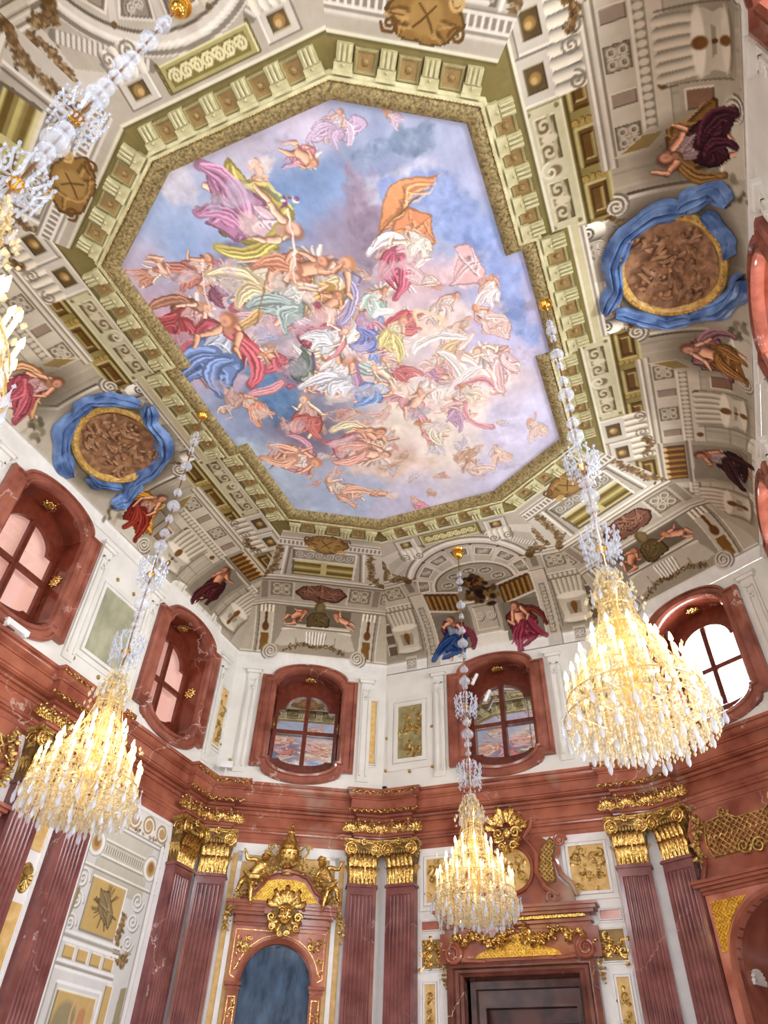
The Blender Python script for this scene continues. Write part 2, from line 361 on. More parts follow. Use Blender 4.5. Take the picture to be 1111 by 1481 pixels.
        for sg in (-1, 1):
            up = r.random() < .16; S0 = P(b * .5 + sg * .1, .2); el = P(b + sg * r.uniform(.17, .25), .05 if up else r.uniform(.28, .42)); ha = P(b + sg * r.uniform(.12, .34), -.1 if up else r.uniform(.24, .56))
            limb([S0, el], .075); limb([el, ha], .055)
        hd = P(b * .5 + r.uniform(-.05, .05), .075); hr = np.array(hair) * .6 + sk * .4; s.line([hd, sh], .08 * L * fat, sk * .85, a); s.ell(hd[0], hd[1], .082 * L * fat, .085 * L * fat, hr, a, 0, .25)
        q = hd + ax * .02 * L + nx * L * .028 * side_; s.ell(q[0], q[1], .055 * L * fat, .065 * L * fat, sk * 1.02, a, 0, .25); q = q + nx * L * .012 * side_ + ax * .012 * L; s.ell(q[0], q[1], .022 * L, .03 * L, sk * .84, a * .7, 0, .3)
    def cloud(s, u, w, ru, rw, c, a=.9, seed=0):
        k, U, W = s.sel(u - ru * 1.5, u + ru * 1.5, w - rw * 1.5, w + rw * 1.5)
        if not len(k): return
        q = 1.15 - np.hypot((U - u) / ru, (W - w) / rw) + (vnoise(U, W, 1.6 / max(ru, rw), seed + 3) - .5) * 1.5
        m = np.clip(q / .35, 0, 1); f = (vnoise(U, W, 3.2 / max(ru, rw), seed + 9) - .5)[:, None] * 70
        s.mix(k, m * a, np.clip(np.array(c, float) + f, 0, 255))
    def finish(s, amt=7., seed=3):
        s.U, s.W = s.T
        n = vnoise(s.U, s.W, 1.3, seed) - .5; m = vnoise(s.U, s.W, 9., seed + 1, 3) - .5
        h = vnoise(s.U * 6, s.W * .8, 3., seed + 2, 2) - .5; s.col = np.clip(s.col * (1 + amt * .016 * n[:, None]) + amt * 1.6 * m[:, None] + amt * .9 * h[:, None], 0, 255); return s.col
def painted_mesh(name, P, nu, nw, col, keep=None):
    me = bpy.data.meshes.new(name); idx = np.arange(nu * nw).reshape(nw, nu)
    q = np.stack([idx[:-1, :-1], idx[:-1, 1:], idx[1:, 1:], idx[1:, :-1]], -1).reshape(-1, 4)
    if keep is not None: q = q[keep.ravel()[q].any(1)]
    used = np.unique(q); rm = np.full(nu * nw, -1); rm[used] = np.arange(len(used)); q = rm[q]; P = P[used]; col = col[used]
    me.vertices.add(len(P)); me.vertices.foreach_set('co', P.astype(np.float32).ravel())
    me.loops.add(q.size); me.loops.foreach_set('vertex_index', q.astype(np.int32).ravel())
    me.polygons.add(len(q)); me.polygons.foreach_set('loop_start', np.arange(0, q.size, 4, dtype=np.int32))
    me.update(calc_edges=True); me.polygons.foreach_set('use_smooth', np.ones(len(q), bool))
    c = col / 255; lin = np.where(c <= .04045, c / 12.92, ((c + .055) / 1.055) ** 2.4)
    at = me.color_attributes.new('paint', 'FLOAT_COLOR', 'POINT'); at.data.foreach_set('color', np.c_[lin, np.ones(len(lin))].astype(np.float32).ravel())
    me.materials.append(M['paint']); me.validate()
    o = bpy.data.objects.new(name, me); C.objects.link(o); return o

# ---- vault: a cove above the attic walls running into the flat ceiling; local (u along the wall, w up the wall and over)
WOFF, ZB, Z0, ZC, CW = .27, 12.15, 12.35, 13.6, 2.1
LIP = [(1.6, -4.84), (3.58, -3.66), (3.58, 3.66), (1.6, 4.84), (-1.6, 4.84), (-3.58, 3.66), (-3.58, -3.66), (-1.6, -4.84)]
th_ = np.linspace(0, PI / 2, 100); INS = np.r_[0, CW * (1 - np.cos(th_)), 6.]; ZZ = np.r_[ZB, Z0 + (ZC - Z0) * np.sin(th_), ZC]
WW = np.r_[0, np.cumsum(np.hypot(np.diff(INS), np.diff(ZZ)))]
INS[0] = -1e-4
LIPEDGE = dict(L=(6, 5), DL=(5, 4), N=(4, 3), DR=(3, 2), R=(2, 1), FR=(1, 0), S=(0, 7), FL=(7, 6))
LIPEDGE = {k: (LIP[a], LIP[b]) for k, (a, b) in LIPEDGE.items()}
def inset_all(X, Y):
    d = None
    for s in SIDES:
        m, t, n, L = side(s, WOFF); q = -((X - m.x) * n.x + (Y - m.y) * n.y); d = q if d is None else np.minimum(d, q)
    return d
GREY, LIGHT, MID, DK, OLIVE, GOLDP = (186, 178, 162), (224, 218, 206), (200, 192, 176), (122, 112, 98), (172, 160, 108), (140, 104, 58)
WHITE = (228, 225, 217)
def base_wall(p, half, wins):
    p.rect(-9, 9, -1, .3, WHITE)
    for uc in wins:
        t = np.linspace(0, PI, 20); arch = [(uc - 1.3, .3)] + [(uc - 1.22 * math.cos(a), .3 + .34 * math.sin(a) ** .7) for a in t] + [(uc + 1.3, .3)]
        p.poly(arch, WHITE); p.line(arch, .07, (236, 233, 226)); p.line([(x, y + .06) for x, y in arch], .03, (150, 141, 126))
    prev = -9
    for uc in list(wins) + [9 + 1.3]:
        p.line([(prev, .3), (uc - 1.3, .3)], .08, (236, 233, 226)); p.line([(prev, .36), (uc - 1.3, .36)], .03, (146, 137, 122)); prev = uc + 1.3
def shell_bracket(p, u, w0=.55, w1=1.85, h=.42):
    p.poly([(u - h, w0), (u + h, w0), (u + h * 1.1, w1 - .45), (u + h, w1), (u - h, w1), (u - h * 1.1, w1 - .45)], (170, 161, 145))
    for i in range(6):
        x = u - h + 2 * h * (i + .5) / 6; p.line([(x, w1), (x * .97 + u * .03, w1 - .3), (x * .9 + u * .1, w1 - .52)], .13, (196, 188, 173), 1, 0, .5)
    p.poly([(u - h, w1 - .55), (u + h, w1 - .55), (u + h * .8, w0 + .35), (u + h * .9, w0 + .1), (u - h * .9, w0 + .1), (u - h * .8, w0 + .35)], (216, 209, 195), 1, (192, 184, 168))
    p.ell(u, w1 - .55, h, .1, (232, 226, 214)); p.ell(u, w0 + .12, h * .95, .09, (150, 141, 126)); p.ell(u, w0 + .16, h * .9, .07, (224, 217, 204))
    p.poly([(u - .16, w0 + .3), (u + .16, w0 + .3), (u + .2, w1 - .75), (u - .2, w1 - .75)], (168, 158, 140))
    p.line([(u, w0 + .35), (u, w1 - .8)], .07, (128, 92, 54)); p.ell(u, w0 + .55, .09, .12, (140, 102, 62)); p.ell(u, w1 - .95, .07, .09, (140, 102, 62))
    p.line([(u - h * 1.05, w0 + .05), (u - h * 1.1, w1)], .03, DK, .8); p.line([(u + h * 1.05, w0 + .05), (u + h * 1.1, w1)], .03, DK, .8)
def strip(p, u0, u1, w0, w1):                       # long pale panel with dark cartouche fields
    p.rect(u0, u1, w0, w1, (202, 197, 164)); p.frame(u0 + .03, u1 - .03, w0 + .03, w1 - .03, .025, (226, 222, 198), (150, 140, 104)); m = (w0 + w1) / 2; c = (u0 + u1) / 2
    for a, b in ((u0 + .2, c - .18), (c + .18, u1 - .2)):
        p.rect(a, b, w0 + .17, w1 - .17, (132, 116, 84)); p.frame(a, b, w0 + .17, w1 - .17, .03, (104, 90, 62), (222, 216, 190)); q = (a + b) / 2
        for sg in (-1, 1): p.spiral(q + sg * .2, m + .03, .16, 1.3, .05, (206, 198, 170), sg, PI / 2); p.line([(q + sg * .05, m - .1), (q + sg * .34, m - .06)], .06, (186, 178, 150))
        p.ell(q, m - .02, .07, .13, (212, 204, 176))
    p.ell(c, m, .2, .2, (205, 201, 172)); p.ell(c, m, .09, .11, (142, 126, 92)); p.spiral(c, m + .08, .15, 1.2, .04, (226, 220, 196))
    for a in (u0 + .1, u1 - .1): p.ell(a, w0 + .1, .04, .04, (140, 126, 92)); p.ell(a, w1 - .1, .04, .04, (140, 126, 92))
def knee(p, u, w, h=.4, L=.55):                     # square block with a rosette and a rolled console above the cove
    p.poly([(u - h, w), (u + h, w), (u + h * .95, w + L), (u - h * .95, w + L)], (206, 200, 188)); p.frame(u - h, u + h, w, w + L, .035, (232, 228, 218), (140, 130, 116))
    p.rect(u - h * .55, u + h * .55, w + L * .22, w + L * .78, (112, 96, 66)); p.frame(u - h * .55, u + h * .55, w + L * .22, w + L * .78, .02, (90, 76, 50), (196, 188, 160)); p.ell(u, w + L / 2, .09, .09, (170, 136, 84)); p.ell(u - .02, w + L / 2 + .02, .05, .05, (206, 176, 120))
    for i in range(4):
        x = u - h * .8 + h * 1.6 * i / 3; p.line([(x, w - .06), (x, w - .36)], .2, (200, 194, 181), 1, .1, .8)
    p.spiral(u + h * .7, w - .3, .14, 1.5, .04, (150, 141, 128)); p.spiral(u - h * .7, w - .3, .14, 1.5, .04, (150, 141, 128), -1)
def block(p, u0, u1, wc, wlo):                      # projecting painted entablature block
    p.rect(u0, u1, wlo, wc, (196, 188, 172), 1, (214, 207, 193))
    p.mould([(u0 - .12, wc - .02), (u1 + .12, wc - .02)], [(150, 140, 124), (226, 220, 208), (210, 203, 189), (160, 151, 136), (232, 227, 216), (190, 182, 166)], .045)
    n = max(1, int(round((u1 - u0) / .62))); d = (u1 - u0) / n; m = (wc + wlo) / 2; h = min(.2, (wc - wlo) * .36)
    for i in range(n):
        c = u0 + d * (i + .5)
        if i % 2 == 0: p.knot(c, m, h)
        else: p.rect(c - .1, c + .1, m - h, m + h, (168, 152, 138)); p.frame(c - .1, c + .1, m - h, m + h, .02, (120, 108, 94), (226, 220, 206))
    p.rect(u0, u1, wlo - .16, wlo, (150, 141, 126)); k = max(3, int((u1 - u0) / .12))
    for i in range(k): p.ell(u0 + (u1 - u0) * (i + .5) / k, wlo - .08, .05, .075, (214, 206, 190), 1, 0, .2)
    p.line([(u0, wlo - .18), (u1, wlo - .18)], .035, DK); p.line([(u0, wlo + .02), (u1, wlo + .02)], .03, (232, 226, 214))
def recess(p, u0, u1, w0, w1):                      # olive gold soffit seen between the blocks and the panel strips
    p.rect(u0, u1, w0, w1, OLIVE, 1, (150, 136, 84)); n = max(1, int((u1 - u0) / .8)); d = (u1 - u0) / n
    for i in range(n):
        c = u0 + d * (i + .5); p.rect(c - d * .33, c + d * .33, w0 + .12, w1 - .1, (128, 100, 54)); p.frame(c - d * .33, c + d * .33, w0 + .12, w1 - .1, .05, (104, 84, 44), (200, 190, 140)); p.frame(c - d * .22, c + d * .22, w0 + .19, w1 - .17, .03, (190, 178, 126), (96, 74, 38))
        p.arabesque(c + d * .36, c + d * .5, w0 + .05, w1 - .05, (188, 164, 100), (104, 84, 44))
    p.line([(u0, w0 + .03), (u1, w0 + .03)], .05, (206, 198, 156)); p.line([(u0, w1 - .04), (u1, w1 - .04)], .05, (112, 98, 54))
def modback(p, w): p.rect(-9, 9, w - .62, w + .2, (142, 130, 82)); p.line([(-9, w - .6), (9, w - .6)], .05, (226, 222, 200)); p.line([(-9, w - .55), (9, w - .55)], .04, (120, 110, 70))
def paint_long(p, cols, seed):
    base_wall(p, 7.35, (-5.1, 0, 5.1))
    for i in range(60):
        u = -7.3 + 14.6 * i / 59; p.line([(u, .42), (u, 2.5)], .05, (160, 152, 137) if i % 2 else (202, 195, 180), .5)
    for w in (.62, 1.0, 1.5): p.line([(-7.3, w), (7.3, w)], .03, (150, 142, 128), .6)
    for f in (1, -1):
        p.flip = f
        recess(p, 1.1, 5.6, 2.5, 3.02)
        block(p, 2.1, 4.4, 2.42, 1.9); p.poly([(2.1, 2.45), (2.1, 1.75), (2.4, 1.45), (2.4, 1.9)], (206, 198, 178)); p.poly([(2.14, 2.3), (2.14, 1.9), (2.34, 1.66), (2.34, 1.96)], (166, 142, 84))
        p.rect(2.4, 4.4, 1.5, 1.72, (208, 200, 185)); p.ell(3.0, 1.6, .07, .07, (128, 98, 62)); p.ell(4.2, 1.6, .07, .07, (128, 98, 62))
        shell_bracket(p, 3.45, .5, 1.62, .46); p.rect(2.5, 2.95, .45, 1.4, (182, 174, 158)); p.rect(2.58, 2.87, .9, 1.3, (150, 120, 100)); p.frame(2.58, 2.87, .9, 1.3, .03, (112, 100, 86), (224, 216, 202))
        p.rect(4.4, 5.7, .5, 2.5, (168, 160, 145)); p.rect(4.5, 5.6, 1.95, 2.4, (118, 86, 48))
        for i in range(6): p.line([(4.6 + i * .18, 2.0), (4.6 + i * .18, 2.36)], .09, (158, 120, 66), 1, 0, .6); p.ell(4.6 + i * .18, 2.36, .06, .05, (220, 190, 130))
        p.mould([(4.4, 2.42), (5.7, 2.42)], [(222, 215, 202), (150, 141, 127), (214, 207, 194)], .05); p.mould([(4.4, 1.84), (5.7, 1.84)], [(214, 207, 194), (140, 131, 117)], .05)
        block(p, 5.75, 7.2, 2.42, 1.9); shell_bracket(p, 6.35, .5, 1.7, .42); p.rect(6.85, 7.3, .4, 1.9, (196, 188, 174))
        p.knot(5.0, 1.62, .13)
        strip(p, 1.2, 3.32, 3.02, 3.66); knee(p, 3.68, 3.06, .34, .55); knee(p, 4.4, 3.0, .34, .5)
        p.garland([(4.1, 2.75), (4.35, 2.6), (4.6, 2.8)], .07, 40)
        # white scrolled surround of the medallion, pedestals of the figures; the dark ellipses are painted shade
        p.poly([(0, .36), (1.75, .36), (1.75, .9), (1.4, 1.3), (1.4, 2.3), (1.1, 2.75), (1.1, 3.05), (0, 3.05)], (190, 182, 168)); p.line([(1.75, .4), (1.75, .9), (1.4, 1.3), (1.4, 2.3), (1.1, 2.75)], .06, (232, 227, 217)); p.line([(1.82, .4), (1.82, .92), (1.47, 1.32), (1.47, 2.3)], .05, (112, 103, 90)); p.ell(0, 1.76, 1.3, 1.2, (136, 127, 113)); p.ell(1.95, 1.3, .5, .66, (134, 125, 111), 1, 0, .45); p.rect(2.0, 2.4, .9, 1.45, (150, 141, 127)); p.frame(2.0, 2.4, .9, 1.45, .03, (206, 199, 186), (96, 88, 76))
        p.spiral(1.32, 2.5, .2, 2, .06, (140, 131, 117), -1); p.spiral(1.3, 2.52, .19, 2, .03, (238, 233, 224), -1)
        p.spiral(.6, 2.95, .16, 1.6, .05, (140, 131, 117)); p.garland([(1.2, 2.7), (1.0, 2.45), (.7, 2.75), (.45, 2.95)], .06, 50)
        p.line([(1.0, 2.9), (1.0, 3.2)], .34, (222, 216, 205), 1, 0, .9); p.spiral(1.0, 3.05, .15, 1.8, .04, (120, 112, 98))
        p.mould([(0, 3.08), (1.15, 3.08)], [(232, 227, 217), (160, 151, 136), (222, 216, 205)], .045); p.rect(0, .8, 2.75, 3.0, (190, 182, 168)); p.arabesque(.02, .8, 2.78, 2.98, (228, 222, 210), (130, 120, 106))
        p.poly([(1.55, .38), (2.75, .38), (2.6, .62), (2.1, .66), (1.75, .95), (1.5, .8)], (208, 201, 187)); p.scroll(2.55, .56, .21, -1); p.line([(1.5, .86), (2.3, .7)], .05, (236, 231, 222))
        p.blobs([(1.2, .5), (1.45, .75)], .16, 16, [(206, 198, 182), (150, 141, 122), (120, 112, 92)])
    p.flip = 1
    a, b, c, d = cols
    p.warp((.05, 1.6), (.02, 5.), (.012, 12.))
    p.fig((1.85, 1.78), (2.05, .48), (214, 160, 134), a, b, (70, 44, 36), 1, seed, 1.05); p.fig((-1.85, 1.78), (-2.1, .5), (216, 164, 138), c, d, (96, 56, 40), 1, seed + 5, 1.05)
    for sg, cl in ((1, (96, 44, 48)), (-1, (78, 44, 52))):
        p.rect(*sorted((sg * 4.5, sg * 5.6)), .6, 1.8, (150, 141, 127)); p.fig((sg * 4.75, 1.74), (sg * 5.2, .55), (196, 140, 112), cl, None, (54, 34, 28), 1, seed + 8 + sg, 1.1)
    p.warp(); p.rect(-1.24, 1.24, 3.18, 3.42, (206, 198, 160)); modback(p, 4.18); p.rect(-1.25, 1.25, 3.3, 4.0, (142, 130, 82)); p.line([(-1.25, 3.32), (1.25, 3.32)], .05, (228, 222, 200))
def paint_diag(p, seed):
    base_wall(p, 2.27, (0,))
    p.rect(-3, 3, .42, 1.9, (172, 164, 149)); p.rect(-.95, .95, .9, 1.9, (134, 124, 108))
    for f in (1, -1):
        p.flip = f
        for u, c in ((1.5, (208, 201, 187)), (2.0, (196, 188, 173))): p.rect(u - .2, u + .2, .4, 1.92, c); p.frame(u - .2, u + .2, .4, 1.92, .03, (230, 224, 212), DK)
        p.rect(1.38, 1.62, .45, .95, (150, 116, 64)); p.line([(1.5, 1.1), (1.5, 1.6)], .08, (128, 92, 54)); p.ell(1.5, 1.15, .1, .14, (132, 96, 58)); p.ell(1.5, 1.82, .09, .09, (120, 96, 66))
        for i in range(4): p.line([(1.34 + .11 * i, 1.9), (1.34 + .11 * i, 1.66)], .09, (214, 207, 192), 1, 0, .9)
        p.mould([(.0, 1.92), (3, 1.92)], [(150, 141, 126), (226, 220, 208), (176, 167, 151), (212, 205, 191)], .05)
        p.rect(0, 3, 2.1, 2.95, (188, 180, 165)); p.knot(1.12, 2.55, .3); p.rect(1.5, 1.68, 2.2, 2.9, (160, 146, 132)); p.rect(.74, .8, 2.15, 2.9, (210, 203, 190)); p.knot(1.95, 2.55, .22)
        p.mould([(0, 2.96), (3, 2.96)], [(140, 131, 117), (224, 217, 204), (170, 161, 146), (230, 224, 213)], .06)
        p.rect(0, 3, 3.2, 4.6, (202, 195, 182)); p.poly([(0, 3.24), (1.15, 3.24), (1.02, 4.52), (0, 4.52)], (184, 176, 162)); p.line([(1.15, 3.24), (1.02, 4.52), (0, 4.52)], .06, (232, 227, 217)); p.line([(1.05, 3.24), (.94, 4.42), (0, 4.42)], .05, (132, 123, 110))
        p.garland([(1.9, 3.1), (1.62, 3.15), (1.35, 3.45), (1.28, 3.9), (1.2, 4.5)], .1, 90)
        p.dentils((0, 4.58), (2.4, 4.58), 22, .045, .13, (226, 220, 209), (150, 141, 128)); p.mould([(0, 4.74), (3, 4.74)], [(228, 223, 213), (160, 152, 138), (216, 210, 198)], .045); p.mould([(0, 4.5), (1.5, 4.5)], [(150, 141, 128), (222, 216, 204)], .04)
        p.scroll(1.3, .42, .24, 1, start=-1.2); p.poly([(.6, .7), (.95, .62), (1.2, .64), (1.0, 1.1), (.55, 1.2)], (204, 197, 184)); p.line([(.55, 1.2), (1.0, 1.12)], .07, (230, 225, 214))
    p.flip = 1
    p.rect(-.84, .84, 3.3, 4.4, (150, 136, 82)); p.rect(-.84, .84, 3.98, 4.4, (156, 148, 132)); p.arabesque(-.8, .8, 4.02, 4.36, (206, 199, 186), (112, 104, 92))
    for w, c in ((3.34, (206, 194, 130)), (3.46, (120, 98, 48)), (3.62, (196, 182, 116)), (3.78, (128, 106, 54)), (3.9, (214, 204, 150))): p.line([(-.84, w), (.84, w)], .09, c)
    p.rect(-.08, .08, 3.3, 3.98, (200, 190, 134)); p.frame(-.84, .84, 3.3, 4.4, .06, (120, 112, 98), (226, 220, 208)); p.line([(-.84, 3.96), (.84, 3.96)], .06, (222, 216, 200))
    p.warp((.04, 1.6), (.02, 5.), (.012, 12.)); p.cloth([(-.78, 2.5), (-.5, 2.8), (0, 2.86), (.55, 2.82), (.8, 2.5), (.5, 2.2), (0, 2.15), (-.5, 2.2)], (140, 102, 84), 6, 1, seed); p.arabesque(-.5, .5, 2.35, 2.68, (172, 134, 112), (100, 70, 56))
    p.warp(); p.poly([(-.6, 1.22), (-.55, .8), (-.3, .66), (.3, .66), (.55, .8), (.6, 1.22)], (204, 197, 184)); p.mould([(-.95, 1.2), (.95, 1.2)], [(150, 141, 127), (232, 226, 215), (206, 199, 186)], .045)
    for i in range(7): p.line([(-.27 + .09 * i, 1.08), (-.24 + .08 * i, .72)], .07, (222, 215, 202), 1, .2, 1.)
    p.garland([(-.9, .5), (-.4, .72), (0, .66), (.4, .72), (.9, .5)], .07, 50)
    p.warp((.04, 1.6), (.02, 5.), (.012, 12.)); p.cloth([(-.3, 1.24), (.34, 1.24), (.34, 1.62), (.16, 1.8), (-.12, 1.8), (-.3, 1.6)], (122, 106, 72), 7, 1, seed + 3); p.ell(.03, 1.98, .15, .19, (128, 110, 76)); p.ell(.05, 1.97, .1, .14, (152, 134, 96))
    p.fig((-.32, 1.78), (-1.0, 1.3), (212, 152, 122), None, None, (90, 56, 40), 1, seed + 1, 1.35); p.fig((.45, 1.72), (1.1, 1.26), (220, 162, 134), None, None, (140, 92, 60), 1, seed + 2, 1.35)
    p.warp(); modback(p, LIPW['DL']); p.warp((.03, 2.), (.02, 6.)); p.cloth([(-.62, 4.72), (-.4, 5.0), (0, 5.06), (.4, 5.0), (.62, 4.7), (.35, 4.38), (0, 4.3), (-.35, 4.38)], (152, 118, 66), 7, 1, seed + 4); p.ell(0, 4.68, .24, .26, (168, 136, 80)); p.line([(-.12, 4.55), (.14, 4.85)], .03, (110, 80, 40)); p.line([(.12, 4.55), (-.14, 4.85)], .03, (110, 80, 40))
    for sg in (-1, 1): p.spiral(sg * .5, 4.86, .13, 1.4, .05, (120, 88, 46), sg); p.spiral(sg * .42, 4.45, .11, 1.4, .05, (206, 172, 110), -sg)
def paint_end(p, cols, seed):
    base_wall(p, 3.3, (0,)); p.rect(-4, 4, .42, 3.3, (178, 170, 155)); LW = LIPW['N']
    # coffered half dome
    t = np.linspace(0, PI, 40); A = lambda ru, rw: [(ru * math.cos(x), 2.35 + rw * math.sin(x)) for x in t]
    p.rect(-1.95, 1.95, .4, 2.6, (150, 141, 127)); p.poly(A(1.95, 2.02), (216, 210, 198)); p.line(A(1.9, 1.96), .07, (146, 137, 124)); p.line(A(1.8, 1.86), .06, (236, 231, 222)); p.poly(A(1.68, 1.72), (196, 188, 174)); p.line(A(1.66, 1.7), .05, DK)
    p.poly(A(1.16, .92), (176, 168, 153)); p.line(A(1.16, .92), .07, (226, 220, 208)); p.line(A(1.08, .84), .04, DK)
    for i in range(7):
        a0 = PI * (i + .5) / 7; c0, s0 = math.cos(a0), math.sin(a0); d = .16
        q = [(r * math.cos(a0 + o), 2.35 + r * .98 * math.sin(a0 + o)) for r, o in ((1.28, -d), (1.58, -d), (1.58, d), (1.28, d))]; p.poly(q, (132, 122, 108)); c = np.mean(q, 0)
        p.poly([c + (np.array(z) - c) * .72 for z in q], (162, 152, 136)); p.line(q + [q[0]], .035, (228, 222, 211)); p.arabesque(c[0] - .12, c[0] + .12, c[1] - .09, c[1] + .09, (206, 199, 186), (104, 96, 84))
        a1 = PI * i / 7; p.line([(1.2 * math.cos(a1), 2.35 + 1.0 * math.sin(a1)), (1.66 * math.cos(a1), 2.35 + 1.68 * math.sin(a1))], .1, (214, 207, 195)); p.ell(1.66 * math.cos(a1), 2.35 + 1.68 * math.sin(a1), .05, .05, (120, 98, 66))
    for i in range(5):
        a0 = PI * (i + .5) / 5; c = (.75 * math.cos(a0), 2.3 + .62 * math.sin(a0)); p.ell(c[0], c[1], .2, .14, (136, 126, 112)); p.ell(c[0], c[1], .2, .14, (222, 216, 204), 1, 0, .1, .8); p.arabesque(c[0] - .12, c[0] + .12, c[1] - .07, c[1] + .07, (200, 193, 180), (108, 100, 88))
    for f in (1, -1):
        p.flip = f
        p.poly([(.6, 1.5), (1.5, 1.75), (1.5, 2.35), (.6, 2.1)], (112, 82, 42))
        for i in range(6): x = .68 + .15 * i; p.line([(x, 1.56 + .04 * i), (x, 2.06 + .04 * i)], .085, (158, 124, 72), 1, 0, .6); p.ell(x, 2.1 + .04 * i, .055, .05, (110, 80, 46))
        p.line([(.55, 2.16), (1.55, 2.42)], .06, (220, 213, 200)); p.line([(.55, 1.46), (1.55, 1.7)], .06, (220, 213, 200))
        p.rect(1.55, 1.95, .0, 2.45, (196, 188, 173), 1, (210, 203, 190)); p.frame(1.55, 1.95, .02, 2.4, .03, (232, 226, 215), DK); p.rect(1.66, 1.84, .4, 1.9, (160, 150, 136)); p.arabesque(1.68, 1.82, .45, 1.85, (200, 192, 178), (120, 110, 96))
        p.rect(1.95, 3.3, .36, 1.9, (174, 166, 151)); shell_bracket(p, 2.45, .5, 1.9, .4); p.rect(2.28, 2.6, .04, .46, (206, 199, 186)); p.knot(2.44, .25, .14)
        for i in range(3): p.rect(2.86, 3.1, .6 + .34 * i, .86 + .34 * i, (128, 114, 98)); p.frame(2.86, 3.1, .6 + .34 * i, .86 + .34 * i, .03, (104, 92, 78), (222, 215, 202))
        p.ell(2.92, 1.82, .08, .08, (118, 92, 62)); block(p, 1.98, 3.3, 3.05, 2.12); p.knot(2.3, 2.62, .27); p.knot(2.88, 2.6, .22)
        p.rect(1.58, 1.95, 2.45, 3.0, (188, 180, 165)); p.rect(1.68, 1.86, 2.52, 2.95, (150, 138, 124)); p.mould([(1.5, 3.0), (2, 3.0)], [(226, 220, 208), (146, 137, 124)], .05)
        p.garland([(2.1, 3.2), (1.85, 3.25), (1.7, 3.05)], .1, 50); p.ell(1.72, 3.02, .11, .12, (120, 96, 58))
        p.dentils((1.98, 3.5), (.9, 4.35), 18, .05, .14, (220, 214, 203), (146, 137, 124)); p.poly([(2.05, 3.3), (2.3, 3.3), (2.1, 4.2), (1.1, 4.5), (1.0, 4.4), (1.95, 3.9)], (206, 199, 187)); p.garland([(2.3, 3.3), (2.1, 3.6), (2.1, 4.1)], .08, 50)
        knee(p, 1.22, LW - 1.12, .26, .42); p.line([(.78, LW - .7), (.78, LW - 1.1)], .06, (120, 108, 70))
    p.flip = 1
    p.rect(-.78, .78, LW - 1.08, LW - .66, (176, 168, 112)); p.frame(-.76, .76, LW - 1.06, LW - .68, .03, (222, 216, 170), (112, 100, 56)); p.rect(-.68, .68, LW - 1.01, LW - .73, (138, 124, 72)); p.arabesque(-.66, .66, LW - 1.0, LW - .74, (222, 214, 168), (104, 92, 50), wd=.045)
    p.rect(-.42, .42, .72, 1.72, (190, 182, 168)); p.mould([(-.5, 1.68), (.5, 1.68)], [(150, 141, 127), (232, 226, 216), (206, 199, 187)], .05); p.frame(-.3, .3, .85, 1.55, .03, (224, 217, 205), (120, 111, 98)); p.scroll(-.16, 1.2, .14, 1); p.scroll(.16, 1.2, .14, -1)
    p.blobs([(-.28, 1.85), (.3, 1.85), (.1, 2.2), (-.1, 2.2)], .2, 70, [(78, 58, 38), (112, 86, 54), (150, 118, 74), (58, 44, 32)], 1); p.ell(.02, 2.35, .2, .24, (96, 70, 46)); p.blobs([(-.2, 2.5), (.2, 2.5)], .17, 40, [(66, 48, 32), (110, 82, 52), (142, 110, 70)], 1)
    p.rect(-.5, .5, .34, .7, WHITE); p.line([(-.55, .62), (-.3, .72), (.3, .72), (.55, .62)], .05, (236, 232, 224))
    a, b, c, d = cols; p.rect(-1.52, -.5, .42, 1.5, (140, 131, 118)); p.rect(.5, 1.52, .42, 1.5, (140, 131, 118)); p.warp((.05, 1.6), (.02, 5.), (.012, 12.))
    p.fig((-.95, 1.4), (-1.2, .12), (216, 162, 134), a, b, (66, 44, 34), 1, seed, 1.1); p.fig((.88, 1.48), (1.3, .2), (214, 158, 130), c, d, (60, 36, 28), 1, seed + 1, 1.1)
    p.warp(); modback(p, LW)
LIPW = {}
def vault(s, step):
    m, t, n, L = side(s, WOFF); a, b = LIPEDGE[s]; q0, q1 = m - t * L / 2, m + t * L / 2
    I = -((Vector(a) - m).dot(n)); LIPW[s] = float(np.interp(I, INS, WW)); wtot = LIPW[s]; nu, nw = int(L / step), int(wtot / step)
    w = np.linspace(0, wtot, nw); qq = np.clip(np.interp(w, WW, INS) / I, 0, 1); f = np.linspace(0, 1, nu)
    Q, F = np.meshgrid(qq, f, indexing='ij')
    X0, Y0 = q0.x + (q1.x - q0.x) * F, q0.y + (q1.y - q0.y) * F; X1, Y1 = a[0] + (b[0] - a[0]) * F, a[1] + (b[1] - a[1]) * F
    X, Y = X0 + (X1 - X0) * Q, Y0 + (Y1 - Y0) * Q
    Z = np.interp(inset_all(X, Y), INS, ZZ); wz = np.repeat(w[:, None], nu, 1); Z = np.where(wz <= Z0 - ZB, ZB + wz, Z)
    U = (X - m.x) * t.x + (Y - m.y) * t.y; p = Paint(U, wz, GREY)
    return p, np.stack([X, Y, Z], -1).reshape(-1, 3), nu, nw
STEP = .024
